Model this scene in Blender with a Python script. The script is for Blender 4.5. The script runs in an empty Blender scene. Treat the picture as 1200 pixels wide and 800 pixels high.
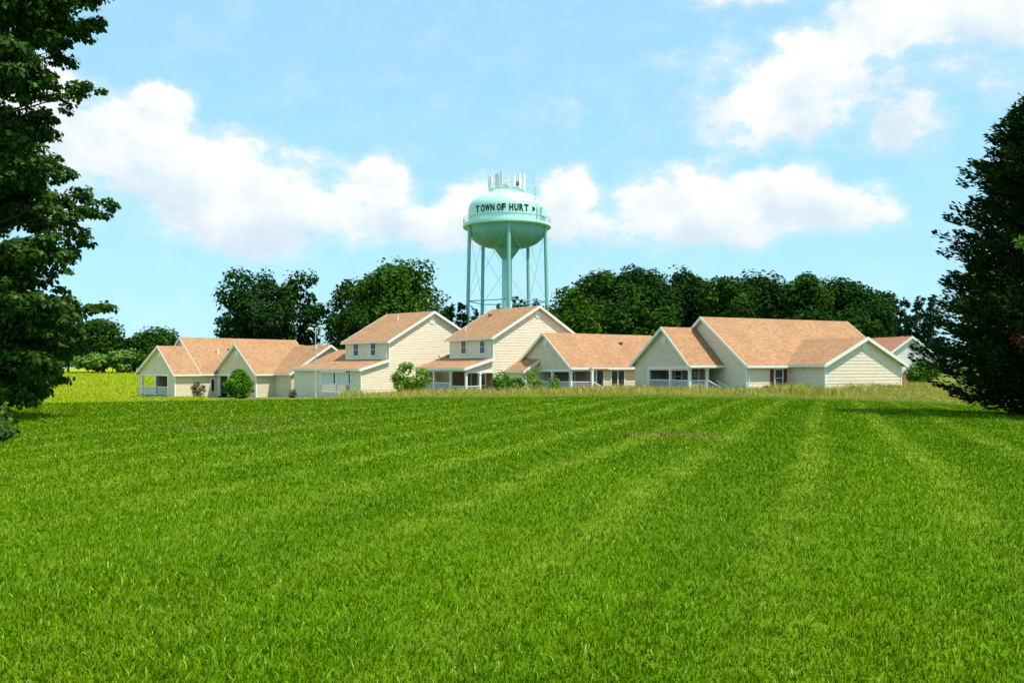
import bpy, math, random
import numpy as np
from mathutils import Vector, Matrix, noise as mnoise

R = math.radians
SC = bpy.context.scene
COL = SC.collection
rng = np.random.default_rng(7)
random.seed(7)

# ------------------------------------------------------------------ camera
F = 1000.0 / 1200.0                      # focal length in frame widths
EYE = 1.7
cam_d = bpy.data.cameras.new('camera')
cam_d.sensor_fit = 'HORIZONTAL'
cam_d.sensor_width = 36.0
cam_d.lens = 36.0 * F
cam_d.shift_y = 30.0 / 1200.0            # level camera, horizon a little under the middle
cam_d.clip_start = 0.1
cam_d.clip_end = 6000
cam = bpy.data.objects.new('camera', cam_d)
COL.objects.link(cam)
cam.location = (0, 0, EYE)
cam.rotation_euler = (R(90), 0, 0)
SC.camera = cam

# ------------------------------------------------------------------ light
SUN_EL, SUN_DIR = 62.0, (0.91, -0.41)   # towards the sun, horizontally
sx, sy = SUN_DIR
sun_d = bpy.data.lights.new('sun', 'SUN')
sun_d.energy = 5.0
sun_d.angle = R(0.53)
sun_d.color = (1.0, 0.93, 0.80)
sun = bpy.data.objects.new('sun', sun_d)
COL.objects.link(sun)
ce = math.cos(R(SUN_EL))
sv = Vector((sx * ce, sy * ce, math.sin(R(SUN_EL)))).normalized()
sun.rotation_euler = sv.to_track_quat('Z', 'Y').to_euler()
sun.location = (0, 0, 60)

SC.view_settings.view_transform = 'Standard'
SC.view_settings.look = 'None'
SC.view_settings.gamma = 1.0
SC.view_settings.use_curve_mapping = False
SC.view_settings.exposure = 0.25

# ------------------------------------------------------------------ sky with clouds
world = bpy.data.worlds.new('World')
SC.world = world
world.use_nodes = True
nt = world.node_tree
nt.nodes.clear()


def N(tree, kind, **kw):
    n = tree.nodes.new(kind)
    for k, v in kw.items():
        setattr(n, k, v)
    return n


def M(tree, op, a, b=None, c=None, clamp=False):
    n = tree.nodes.new('ShaderNodeMath')
    n.operation = op
    n.use_clamp = clamp
    for i, v in enumerate((a, b, c)):
        if v is None:
            continue
        if isinstance(v, (int, float)):
            n.inputs[i].default_value = v
        else:
            tree.links.new(v, n.inputs[i])
    return n.outputs[0]


def MIX(tree, fac, a, b, mode='MIX'):
    n = tree.nodes.new('ShaderNodeMix')
    n.data_type = 'RGBA'
    n.blend_type = mode
    for sock, v in ((n.inputs[0], fac), (n.inputs[6], a), (n.inputs[7], b)):
        if isinstance(v, (int, float)):
            sock.default_value = v
        elif isinstance(v, tuple):
            sock.default_value = (*v[:3], 1)
        else:
            tree.links.new(v, sock)
    return n.outputs[2]


def SMOOTH(tree, v, lo, hi, a=0.0, b=1.0):
    n = tree.nodes.new('ShaderNodeMapRange')
    n.interpolation_type = 'SMOOTHSTEP'
    tree.links.new(v, n.inputs[0])
    for i, x in enumerate((lo, hi, a, b)):
        n.inputs[i + 1].default_value = x
    return n.outputs[0]


sky = N(nt, 'ShaderNodeTexSky', sky_type='NISHITA', sun_disc=False)
sky.sun_elevation = R(SUN_EL)
sky.sun_rotation = math.atan2(sx, sy)
sky.altitude = 200
sky.air_density = 1.0
sky.dust_density = .35
sky.ozone_density = 1.0
gam = N(nt, 'ShaderNodeGamma'); gam.inputs[1].default_value = .25      # flatter than a clear sky: thin high veil
nt.links.new(sky.outputs[0], gam.inputs[0])
skyc = MIX(nt, 1.0, gam.outputs[0], (2.92, 4.98, 5.85), 'MULTIPLY')

tc = N(nt, 'ShaderNodeTexCoord')
sep = N(nt, 'ShaderNodeSeparateXYZ')
nt.links.new(tc.outputs['Generated'], sep.inputs[0])
hyp = M(nt, 'SQRT', M(nt, 'ADD', M(nt, 'MULTIPLY', sep.outputs[0], sep.outputs[0]), M(nt, 'MULTIPLY', sep.outputs[1], sep.outputs[1])))
az = M(nt, 'ARCTAN2', sep.outputs[0], sep.outputs[1])
el = M(nt, 'ARCTAN2', sep.outputs[2], hyp)
com = N(nt, 'ShaderNodeCombineXYZ')
nt.links.new(az, com.inputs[0]); nt.links.new(el, com.inputs[1])
# warp the cloud edges
wn = N(nt, 'ShaderNodeTexNoise'); wn.inputs['Scale'].default_value = 11; wn.inputs['Detail'].default_value = 6; wn.inputs['Roughness'].default_value = .6
nt.links.new(com.outputs[0], wn.inputs['Vector'])
woff = N(nt, 'ShaderNodeVectorMath', operation='MULTIPLY_ADD')
nt.links.new(wn.outputs['Color'], woff.inputs[0])
woff.inputs[1].default_value = (.08, .06, 0); woff.inputs[2].default_value = (-.04, -.03, 0)
wp = N(nt, 'ShaderNodeVectorMath', operation='ADD')
nt.links.new(com.outputs[0], wp.inputs[0]); nt.links.new(woff.outputs[0], wp.inputs[1])

# azimuth, elevation, half sizes (radians) and thickness of every cloud puff
PUFFS = [
    (-.43, .235, .085, .055, 1.0), (-.385, .285, .035, .022, .9), (-.52, .27, .07, .05, .95), (-.35, .205, .10, .055, 1.0),
    (-.265, .19, .10, .05, .95), (-.155, .205, .055, .04, .95), (-.30, .15, .10, .032, .9), (-.19, .165, .09, .035, .85),
    (-.46, .17, .08, .04, .45), (-.56, .22, .06, .08, .9),
    (-.09, .165, .075, .035, .95), (-.03, .185, .06, .032, .9), (.07, .205, .042, .036, 1.0), (.05, .175, .07, .032, .95),
    (.185, .19, .07, .04, 1.0), (.26, .165, .12, .036, .95), (.155, .155, .10, .026, .7), (.375, .175, .06, .032, .9), (.31, .19, .07, .03, .9),
    (.305, .29, .11, .055, .85), (.26, .255, .06, .035, .75), (.345, .325, .06, .036, .9), (.45, .36, .11, .055, .95),
    (.55, .37, .10, .07, .95), (.30, .405, .08, .02, .95), (.39, .405, .10, .022, .85), (.43, .255, .05, .034, .8), (.24, .23, .032, .018, .6),
    (.51, .27, .03, .02, .5), (.07, .288, .038, .016, .5), (.62, .24, .09, .06, .7), (.40, .305, .06, .025, .7),
    (.24, .32, .08, .05, .5), (.37, .27, .12, .04, .5), (.50, .315, .10, .045, .55), (.21, .21, .05, .025, .4), (-.36, .245, .08, .02, .45), (-.27, .235, .10, .02, .5),
    (-1.2, .3, .2, .07, .9), (-.95, .17, .2, .05, .9), (1.0, .2, .2, .06, .9), (1.3, .4, .25, .1, .9), (1.9, .25, .3, .07, .9), (-1.8, .3, .3, .08, .9),
    (2.6, .3, .3, .1, .9), (-2.6, .35, .3, .09, .9), (0, .75, .35, .1, .7), (-.7, .7, .25, .1, .7),
]
acc = None
num = None
for (ca, cel, ra, re, st) in PUFFS:
    s = N(nt, 'ShaderNodeVectorMath', operation='SUBTRACT')
    nt.links.new(wp.outputs[0], s.inputs[0]); s.inputs[1].default_value = (ca, cel, 0)
    m = N(nt, 'ShaderNodeVectorMath', operation='MULTIPLY')
    nt.links.new(s.outputs[0], m.inputs[0]); m.inputs[1].default_value = (1 / (ra * 1.05), 1 / (re * 1.06), 0)
    ln = N(nt, 'ShaderNodeVectorMath', operation='LENGTH')
    nt.links.new(m.outputs[0], ln.inputs[0])
    v = M(nt, 'MULTIPLY', SMOOTH(nt, ln.outputs['Value'], 1.45, .25), st)
    sp = N(nt, 'ShaderNodeSeparateXYZ'); nt.links.new(m.outputs[0], sp.inputs[0])
    vy = M(nt, 'MULTIPLY', v, sp.outputs[1])
    acc = v if acc is None else M(nt, 'SMOOTH_MAX', acc, v, .25)
    num = vy if num is None else M(nt, 'ADD', num, vy)
fn = N(nt, 'ShaderNodeTexNoise'); fn.inputs['Scale'].default_value = 17; fn.inputs['Detail'].default_value = 10; fn.inputs['Roughness'].default_value = .62
st_ = N(nt, 'ShaderNodeVectorMath', operation='MULTIPLY'); nt.links.new(com.outputs[0], st_.inputs[0]); st_.inputs[1].default_value = (1, 1.6, 1)
nt.links.new(st_.outputs[0], fn.inputs['Vector'])
gate = SMOOTH(nt, acc, .02, .35)
dens = M(nt, 'ADD', acc, M(nt, 'MULTIPLY', M(nt, 'MULTIPLY', M(nt, 'SUBTRACT', fn.outputs[0], .5), 1.75), gate))
hard = SMOOTH(nt, dens, .32, .82)
soft = M(nt, 'MULTIPLY', SMOOTH(nt, dens, .08, .8), .55)
cov = M(nt, 'MAXIMUM', hard, soft)
fn2 = N(nt, 'ShaderNodeTexNoise'); fn2.inputs['Scale'].default_value = 13; fn2.inputs['Detail'].default_value = 6
nt.links.new(com.outputs[0], fn2.inputs['Vector'])
lit = M(nt, 'ADD', M(nt, 'MULTIPLY', num, .55), M(nt, 'MULTIPLY', M(nt, 'SUBTRACT', fn2.outputs[0], .5), 2.2))
ccol = MIX(nt, SMOOTH(nt, lit, -.65, .40), (5.9, 7.1, 8.0), (8.9, 8.9, 8.8))
cloudy = MIX(nt, cov, skyc, ccol)
bg = N(nt, 'ShaderNodeBackground'); bg.inputs[1].default_value = .10
nt.links.new(cloudy, bg.inputs[0])
wo = N(nt, 'ShaderNodeOutputWorld')
nt.links.new(bg.outputs[0], wo.inputs[0])


# ------------------------------------------------------------------ materials
def mat(name, base, rough=.7, spec=.3, build=None, trans=0.0, tcol=None):
    m = bpy.data.materials.new(name)
    m.use_nodes = True
    t = m.node_tree
    b = t.nodes['Principled BSDF']
    b.inputs['Base Color'].default_value = (*base, 1)
    b.inputs['Roughness'].default_value = rough
    b.inputs['Specular IOR Level'].default_value = spec
    col = None
    if build:
        col = build(t, b)
        if col is not None:
            t.links.new(col, b.inputs['Base Color'])
    if trans:
        tr = t.nodes.new('ShaderNodeBsdfTranslucent')
        mx = t.nodes.new('ShaderNodeMixShader')
        mx.inputs[0].default_value = trans
        if col is not None:
            t.links.new(MIX(t, 1.0, col, tcol or (1.2, 1.3, .6), 'MULTIPLY'), tr.inputs[0])
        else:
            tr.inputs[0].default_value = (*base, 1)
        out = t.nodes['Material Output']
        t.links.new(b.outputs[0], mx.inputs[1]); t.links.new(tr.outputs[0], mx.inputs[2])
        t.links.new(mx.outputs[0], out.inputs[0])
    return m


def noise(t, scale, detail=4, rough=.55, coord='Object', stretch=None):
    tcn = t.nodes.new('ShaderNodeTexCoord')
    n = t.nodes.new('ShaderNodeTexNoise')
    n.inputs['Scale'].default_value = scale
    n.inputs['Detail'].default_value = detail
    n.inputs['Roughness'].default_value = rough
    if stretch:
        mp = t.nodes.new('ShaderNodeMapping')
        mp.inputs['Scale'].default_value = stretch
        t.links.new(tcn.outputs[coord], mp.inputs[0]); t.links.new(mp.outputs[0], n.inputs[0])
    else:
        t.links.new(tcn.outputs[coord], n.inputs[0])
    return n.outputs[0]


def bump(t, b, h, dist=.02, strength=.6):
    n = t.nodes.new('ShaderNodeBump')
    n.inputs['Distance'].default_value = dist
    n.inputs['Strength'].default_value = strength
    t.links.new(h, n.inputs['Height'])
    t.links.new(n.outputs[0], b.inputs['Normal'])


def var_attr(t):
    a = t.nodes.new('ShaderNodeAttribute')
    a.attribute_name = 'var'
    return a.outputs['Fac']


def mottled(c0, c1, scale, stretch=None, bd=0.0, bs=None):
    def f(t, b):
        n = noise(t, scale, 5, .6, stretch=stretch)
        if bd:
            bump(t, b, noise(t, bs or scale * 3, 3), bd)
        return MIX(t, SMOOTH(t, n, .3, .7), c0, c1)
    return f


def shingles(c0, c1):
    def f(t, b):
        big = noise(t, .35, 4, .6)
        # shingle tabs: noise stretched along the courses
        tabs = noise(t, 1.0, 2, .7, stretch=(2.3, 2.3, 7))
        fine = noise(t, 9, 2, .6)
        c = MIX(t, SMOOTH(t, tabs, .34, .66), c0, c1)
        c = MIX(t, M(t, 'MULTIPLY', SMOOTH(t, big, .35, .75), .4), c, tuple(x * .78 for x in c0))
        c = MIX(t, M(t, 'MULTIPLY', SMOOTH(t, fine, .55, .75), .35), c, tuple(x * 1.25 for x in c1))
        tcn = t.nodes.new('ShaderNodeTexCoord')
        s = t.nodes.new('ShaderNodeSeparateXYZ'); t.links.new(tcn.outputs['Object'], s.inputs[0])
        saw = M(t, 'FRACT', M(t, 'MULTIPLY', s.outputs[2], 9.0))
        bump(t, b, M(t, 'ADD', saw, M(t, 'MULTIPLY', fine, .8)), .02, .6)
        return c
    return f


MT = {}
MT['siding'] = mat('cream_siding', (.66, .58, .44), .6, .25, mottled((.74, .63, .48), (.81, .70, .55), .9, stretch=(1, 1, 2.5), bd=.004, bs=6))
MT['siding_grey'] = mat('grey_beige_siding', (.5, .47, .37), .6, .25, mottled((.66, .535, .395), (.73, .61, .465), .9, stretch=(1, 1, 2.5), bd=.004, bs=6))
MT['siding_white'] = mat('pale_siding', (.7, .7, .68), .6, .25, mottled((.66, .62, .63), (.74, .70, .71), .9, bd=.004, bs=6))
MT['roof'] = mat('tan_shingles', (.46, .25, .13), .9, .1, shingles((.33, .172, .090), (.45, .260, .138)))
MT['roof_dark'] = mat('rust_shingles', (.4, .19, .11), .9, .1, shingles((.36, .16, .095), (.47, .22, .13)))
MT['trim'] = mat('white_trim', (.78, .75, .68), .5, .35, mottled((.78, .75, .68), (.83, .81, .76), 2.0))
MT['white'] = mat('white_paint', (.8, .8, .78), .5, .35, mottled((.80, .79, .76), (.85, .84, .82), 3.0))
MT['glass'] = mat('window_glass', (.025, .03, .034), .08, .6, mottled((.018, .022, .025), (.05, .055, .06), .8))
MT['dark_door'] = mat('dark_door_paint', (.05, .055, .055), .4, .4, mottled((.04, .045, .045), (.07, .07, .065), 2))
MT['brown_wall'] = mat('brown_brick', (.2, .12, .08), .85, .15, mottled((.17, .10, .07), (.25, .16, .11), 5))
MT['porch_wall'] = mat('siding_with_porch_shade', (.24, .19, .14), .8, .15, mottled((.21, .165, .12), (.28, .225, .17), 3))  # siding colour darkened to brown, the porch's shade painted into it
MT['brick'] = mat('red_brick', (.35, .15, .09), .85, .15, mottled((.30, .12, .07), (.40, .19, .12), 6))
MT['shutter'] = mat('maroon_paint', (.16, .03, .025), .5, .3, mottled((.13, .025, .02), (.19, .035, .03), 4))
MT['concrete'] = mat('concrete', (.4, .38, .34), .9, .1, mottled((.34, .32, .28), (.44, .42, .38), 2, bd=.01))
MT['vent_dark'] = mat('dark_vent_metal', (.12, .09, .07), .6, .3, mottled((.1, .07, .055), (.15, .11, .09), 3))


def mint(t, b):
    n = noise(t, .35, 5, .6)
    s = noise(t, 1.2, 5, .65, stretch=(2.2, 2.2, .18))
    c = MIX(t, SMOOTH(t, n, .3, .7), (.44, .73, .66), (.51, .79, .72))
    return MIX(t, M(t, 'MULTIPLY', SMOOTH(t, s, .52, .8), .55), c, (.33, .52, .44))


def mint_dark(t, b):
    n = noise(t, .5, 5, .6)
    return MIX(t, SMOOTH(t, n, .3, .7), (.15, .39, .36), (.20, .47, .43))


MT['mint'] = mat('pale_mint_paint', (.35, .65, .52), .42, .4, mint)
MT['mint2'] = mat('mint_paint_with_shade', (.14, .38, .29), .42, .4, mint_dark)  # darker copy of the tower's mint, underside shade put into its colour
MT['legs'] = mat('leg_paint_with_shade', (.2, .45, .4), .45, .35, mottled((.19, .44, .39), (.27, .54, .48), .4, stretch=(2, 2, .3)))  # same tower paint, darkened so the colour carries the legs' shade
MT['letter'] = mat('black_letter_paint', (.012, .022, .02), .5, .3, mottled((.01, .018, .017), (.02, .032, .03), 3))
MT['rod'] = mat('thin_rod_paint', (.40, .52, .50), .5, .3, mottled((.36, .48, .46), (.44, .56, .54), 1))
MT['steel'] = mat('galvanised_steel', (.5, .5, .5), .4, .5, mottled((.42, .42, .42), (.55, .55, .55), 6))
MT['dark_metal'] = mat('dark_pole_paint', (.07, .065, .055), .5, .4, mottled((.06, .055, .045), (.09, .085, .075), 3))
MT['antenna'] = mat('antenna_plastic', (.8, .78, .74), .5, .3, mottled((.76, .74, .70), (.82, .80, .77), 2))
MT['lamp_lens'] = mat('lamp_head_plastic', (.8, .8, .8), .3, .5, mottled((.76, .76, .76), (.82, .82, .82), 4))


def bark(t, b):
    n = noise(t, 3, 6, .65, stretch=(1, 1, .2))
    bump(t, b, n, .05, .9)
    return MIX(t, SMOOTH(t, n, .3, .7), (.04, .03, .02), (.095, .075, .055))


MT['bark'] = mat('bark', (.1, .08, .06), .95, .1, bark)


def foliage_mat(name, c0, c1, c2=None, scale=.35, trans=.25, rough=.5, spec=.25, w=.30):
    def f(t, b):
        v = var_attr(t)
        n = noise(t, scale, 3)
        c = MIX(t, SMOOTH(t, n, .3, .7), c0, c1)
        c = MIX(t, SMOOTH(t, v, 1 - w, 1.0), c, c2 or tuple(x * 1.6 for x in c1))
        return MIX(t, SMOOTH(t, v, .35, 0, 0, .45), c, tuple(x * .7 for x in c0))
    return mat(name, c1, rough, spec, f, trans)


FO = {
    'maple': foliage_mat('maple_leaves', (.020, .058, .006), (.036, .088, .008), (.085, .165, .012), .5, .22, .55, .12),
    'cedar': foliage_mat('cedar_sprays', (.009, .026, .006), (.017, .043, .008), (.075, .140, .024), .6, .08, .75, .02),  # third colour paints in the highlights on the bough tips
    'oak': foliage_mat('oak_leaves', (.019, .056, .008), (.032, .082, .010), (.058, .122, .014), .12, .15, .75, .0),
    'oakdark': foliage_mat('dark_oak_leaves', (.012, .041, .009), (.021, .060, .011), (.038, .090, .014), .12, .12, .75, .0),
    'oaklight': foliage_mat('bright_oak_leaves', (.030, .080, .008), (.048, .112, .010), (.080, .155, .014), .12, .15, .75, .0),
    'pine': foliage_mat('pine_needles', (.012, .034, .016), (.020, .050, .020), (.035, .075, .026), .2, .08, .6, .15),
    'bush': foliage_mat('bush_leaves', (.060, .17, .008), (.095, .225, .010), (.16, .32, .02), .9, .2, .7, .08),
    'lilac': foliage_mat('sprawling_bush_leaves', (.10, .21, .012), (.15, .28, .018), (.32, .42, .06), .9, .25, .7, .08),
    'red': foliage_mat('bronze_leaves', (.07, .055, .018), (.10, .08, .024), (.14, .13, .035), 1.5, .2, .5, .25),
    'dead': foliage_mat('rusty_needles', (.12, .04, .02), (.17, .06, .03), (.24, .09, .045), 1.5, .1, .7, .1),
    'fresh': foliage_mat('fresh_leaves', (.12, .22, .04), (.18, .30, .055), (.26, .38, .08), 1.5, .25, .5, .25),
    'pale': foliage_mat('pale_field_shrub', (.08, .18, .02), (.12, .24, .028), (.18, .31, .045), .2, .2, .6, .15),
}

# --- lawn: one colour field by position, shared by the ground sheet and the blades
STRIPE_K = .37


def lawn_color(t):
    tcn = t.nodes.new('ShaderNodeTexCoord')
    gm = t.nodes.new('ShaderNodeNewGeometry')
    s = t.nodes.new('ShaderNodeSeparateXYZ'); t.links.new(gm.outputs['Position'], s.inputs[0])
    x, y = s.outputs[0], s.outputs[1]

    def nz(scale, detail=4, rough=.55, st=(1, 1, 0)):
        mp = t.nodes.new('ShaderNodeVectorMath'); mp.operation = 'MULTIPLY'
        t.links.new(gm.outputs['Position'], mp.inputs[0]); mp.inputs[1].default_value = st
        n = t.nodes.new('ShaderNodeTexNoise')
        n.inputs['Scale'].default_value = scale; n.inputs['Detail'].default_value = detail; n.inputs['Roughness'].default_value = rough
        t.links.new(mp.outputs[0], n.inputs[0])
        return n.outputs[0]
    big = nz(.22, 4)
    midn = nz(1.3, 4, .6)
    wob = M(t, 'MULTIPLY', M(t, 'SUBTRACT', nz(.12, 2), .5), 1.1)
    across = M(t, 'ADD', M(t, 'SUBTRACT', x, M(t, 'MULTIPLY', y, STRIPE_K)), wob)
    ph = M(t, 'FRACT', M(t, 'DIVIDE', M(t, 'ADD', across, 60.85), 2.05))
    tri = M(t, 'ABSOLUTE', M(t, 'SUBTRACT', ph, .5))            # 0 at the middle of a pass
    track = SMOOTH(t, M(t, 'ADD', tri, M(t, 'MULTIPLY', M(t, 'SUBTRACT', nz(.9, 3, .65), .5), .20)), .25, .03)
    lane = M(t, 'FRACT', M(t, 'DIVIDE', M(t, 'ADD', across, 60.85), 4.1))
    lane = SMOOTH(t, M(t, 'ABSOLUTE', M(t, 'SUBTRACT', lane, .5)), .3, .2)
    c = MIX(t, SMOOTH(t, big, .3, .7), (.084, .190, .0003), (.132, .245, .0005))
    c = MIX(t, M(t, 'MULTIPLY', lane, .25), c, (.066, .155, .0005))
    brk = M(t, 'MULTIPLY', M(t, 'ADD', .25, M(t, 'MULTIPLY', SMOOTH(t, midn, .36, .64), .75)), SMOOTH(t, nz(.16, 3, .6), .30, .55, .45, 1.0))
    side = M(t, 'MULTIPLY', SMOOTH(t, x, -9, 4, .6, 1.0), SMOOTH(t, y, 5.5, 15, .22, 1.0))
    c = MIX(t, M(t, 'MULTIPLY', M(t, 'MULTIPLY', M(t, 'MULTIPLY', track, brk), .85), side), c, (.330, .420, .035))
    pat = nz(.55, 5, .65)
    c = MIX(t, M(t, 'MULTIPLY', SMOOTH(t, pat, .52, .72), .50), c, (.190, .240, .003))
    tuft = nz(3.4, 3, .6)
    c = MIX(t, M(t, 'MULTIPLY', SMOOTH(t, tuft, .50, .72), .55), c, (.045, .112, .0006))
    c = MIX(t, M(t, 'MULTIPLY', SMOOTH(t, tuft, .46, .28), .40), c, (.17, .27, .008))
    # dry worn patches
    for (px, py, rx, ry, am) in ((4.1, 21.5, 1.6, 1.6, .85), (-7.6, 23.5, 2.6, 1.3, .55), (-6.8, 27, 3.0, 1.4, .35)):
        dx = M(t, 'DIVIDE', M(t, 'SUBTRACT', x, px), rx); dy = M(t, 'DIVIDE', M(t, 'SUBTRACT', y, py), ry)
        d = M(t, 'SQRT', M(t, 'ADD', M(t, 'MULTIPLY', dx, dx), M(t, 'MULTIPLY', dy, dy)))
        d = M(t, 'ADD', d, M(t, 'MULTIPLY', M(t, 'SUBTRACT', midn, .5), 2.0))
        c = MIX(t, SMOOTH(t, d, 1.1, .3, 0, am), c, (.225, .185, .055))
    return c, x, y, big, midn


def ground_build(t, b):
    c, x, y, big, midn = lawn_color(t)
    soil = MIX(t, .30, c, (.045, .085, .003))
    hay = MIX(t, SMOOTH(t, big, .3, .7), (.24, .30, .012), (.34, .39, .020))
    yard = MIX(t, SMOOTH(t, big, .3, .7), (.10, .155, .02), (.17, .20, .04))
    far = MIX(t, SMOOTH(t, M(t, 'ADD', x, M(t, 'MULTIPLY', y, .30)), -12, -4), hay, yard)
    far = MIX(t, M(t, 'MULTIPLY', SMOOTH(t, midn, .4, .7), .3), far, (.14, .22, .01))
    fac = SMOOTH(t, M(t, 'ADD', y, M(t, 'MULTIPLY', M(t, 'SUBTRACT', midn, .5), 6)), 72, 84)
    bump(t, b, midn, .08, .5)
    return MIX(t, fac, soil, far)


def blade_build(t, b):
    c, x, y, big, midn = lawn_color(t)
    v = var_attr(t)
    c = MIX(t, SMOOTH(t, v, .68, 1.0, 0, .95), c, (.300, .490, .040))
    c = MIX(t, SMOOTH(t, v, .965, 1.0, 0, .8), c, (.46, .52, .16))
    return MIX(t, SMOOTH(t, v, .48, .0, 0, .85), c, (.022, .085, .0005))


def tall_build(t, b):
    v = var_attr(t)
    n = noise(t, .18, 4)
    c = MIX(t, SMOOTH(t, n, .3, .7), (.30, .31, .03), (.46, .38, .07))
    gm = t.nodes.new('ShaderNodeNewGeometry'); sp = t.nodes.new('ShaderNodeSeparateXYZ'); t.links.new(gm.outputs['Position'], sp.inputs[0])
    front = SMOOTH(t, M(t, 'ADD', sp.outputs[1], M(t, 'MULTIPLY', n, 8)), 66, 53)
    c = MIX(t, SMOOTH(t, v, .55, 1, 0, .9), c, (.66, .50, .20))
    c = MIX(t, M(t, 'MULTIPLY', front, .85), c, (.13, .25, .006))
    return MIX(t, SMOOTH(t, v, .4, .0, 0, .9), c, (.11, .22, .006))


MT['ground'] = mat('ground_grass', (.1, .2, .02), .95, .05, ground_build)
MT['blade'] = mat('grass_blades', (.1, .2, .02), .7, .0, blade_build, .25, (1.15, 1.2, .3))
MT['tall'] = mat('tall_grass', (.2, .2, .05), .7, .15, tall_build, .25, (1.1, 1.1, .7))


# ------------------------------------------------------------------ mesh helpers
class MB:
    def __init__(self):
        self.v, self.f, self.m = [], [], []

    def face(self, pts, mi=0):
        i = len(self.v)
        self.v += [tuple(p) for p in pts]
        self.f.append(tuple(range(i, i + len(pts)))); self.m.append(mi)

    def hexa(self, lo, hi, mi=0, mtop=None, mbot=None):
        """lo, hi: four points each, counter-clockwise from above."""
        i = len(self.v)
        self.v += [tuple(p) for p in lo] + [tuple(p) for p in hi]
        self.f.append((i + 3, i + 2, i + 1, i)); self.m.append(mi if mbot is None else mbot)
        self.f.append((i + 4, i + 5, i + 6, i + 7)); self.m.append(mi if mtop is None else mtop)
        for k in range(4):
            j = (k + 1) % 4
            self.f.append((i + k, i + j, i + 4 + j, i + 4 + k)); self.m.append(mi)

    def box(self, x0, x1, y0, y1, z0, z1, mi=0):
        if x0 > x1: x0, x1 = x1, x0
        if y0 > y1: y0, y1 = y1, y0
        if z0 > z1: z0, z1 = z1, z0
        q = ((x0, y0), (x1, y0), (x1, y1), (x0, y1))
        self.hexa([(*p, z0) for p in q], [(*p, z1) for p in q], mi)

    def tube(self, path, rad, seg=10, mi=0, caps=True):
        if not isinstance(rad, (list, tuple)):
            rad = [rad] * len(path)
        P = [Vector(p) for p in path]
        rings = []
        up = None
        for k, p in enumerate(P):
            d = (P[min(k + 1, len(P) - 1)] - P[max(k - 1, 0)]).normalized()
            ref = Vector((1, 0, 0)) if abs(d.z) > .8 else Vector((0, 0, 1))
            if up is None:
                up = d.cross(ref).normalized()
            up = (up - d * up.dot(d)).normalized()
            w = d.cross(up)
            i = len(self.v)
            for s in range(seg):
                a = 2 * math.pi * s / seg
                self.v.append(tuple(p + (up * math.cos(a) + w * math.sin(a)) * rad[k]))
            rings.append(i)
        for a, b in zip(rings, rings[1:]):
            for s in range(seg):
                j = (s + 1) % seg
                self.f.append((a + s, a + j, b + j, b + s)); self.m.append(mi)
        if caps:
            self.f.append(tuple(rings[0] + s for s in reversed(range(seg)))); self.m.append(mi)
            self.f.append(tuple(rings[-1] + s for s in range(seg))); self.m.append(mi)

    def lathe(self, prof, seg=64, mi=0, c=(0, 0)):
        base = len(self.v)
        for r, z in prof:
            for s in range(seg):
                a = 2 * math.pi * s / seg
                self.v.append((c[0] + r * math.cos(a), c[1] + r * math.sin(a), z))
        for k in range(len(prof) - 1):
            for s in range(seg):
                j = (s + 1) % seg
                a, b = base + k * seg, base + (k + 1) * seg
                self.f.append((a + s, a + j, b + j, b + s)); self.m.append(mi)

    def build(self, name, mats, parent=None, smooth=False):
        if not isinstance(mats, (list, tuple)):
            mats = [mats]
        me = bpy.data.meshes.new(name)
        me.from_pydata(self.v, [], self.f)
        for m in mats:
            me.materials.append(m)
        me.polygons.foreach_set('material_index', self.m)
        if smooth:
            me.polygons.foreach_set('use_smooth', [True] * len(self.f))
        me.update()
        o = bpy.data.objects.new(name, me)
        COL.objects.link(o)
        if parent:
            o.parent = parent
        return o


def np_mesh(name, verts, quads, material, parent=None, var=None, smooth=False):
    me = bpy.data.meshes.new(name)
    nv, nf = len(verts), len(quads)
    k = quads.shape[1]
    me.vertices.add(nv); me.vertices.foreach_set('co', verts.astype(np.float32).ravel())
    me.loops.add(nf * k); me.loops.foreach_set('vertex_index', quads.astype(np.int32).ravel())
    me.polygons.add(nf); me.polygons.foreach_set('loop_start', np.arange(0, nf * k, k, dtype=np.int32))
    if smooth:
        me.polygons.foreach_set('use_smooth', np.ones(nf, dtype=bool))
    me.update(calc_edges=True)
    if var is not None:
        at = me.attributes.new('var', 'FLOAT', 'FACE')
        at.data.foreach_set('value', var.astype(np.float32))
    me.materials.append(material)
    o = bpy.data.objects.new(name, me)
    COL.objects.link(o)
    if parent:
        o.parent = parent
    return o


def tag(o, label=None, cat=None, group=None, kind=None):
    if label: o['label'] = label
    if cat: o['category'] = cat
    if group: o['group'] = group
    if kind: o['kind'] = kind
    return o


def empty(name, loc, rz=0.0):
    o = bpy.data.objects.new(name, None)
    COL.objects.link(o)
    o.location = loc
    o.rotation_euler = (0, 0, rz)
    o.empty_display_size = .3
    return o


def copy_tree(o, parent=None):
    c = o.copy()
    COL.objects.link(c)
    c.parent = parent
    for ch in [x for x in bpy.data.objects if x.parent == o]:
        copy_tree(ch, c)
    return c


# ------------------------------------------------------------------ terrain
def sstep(a, b, x):
    t = np.clip((x - a) / (b - a), 0, 1)
    return t * t * (3 - 2 * t)


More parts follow.
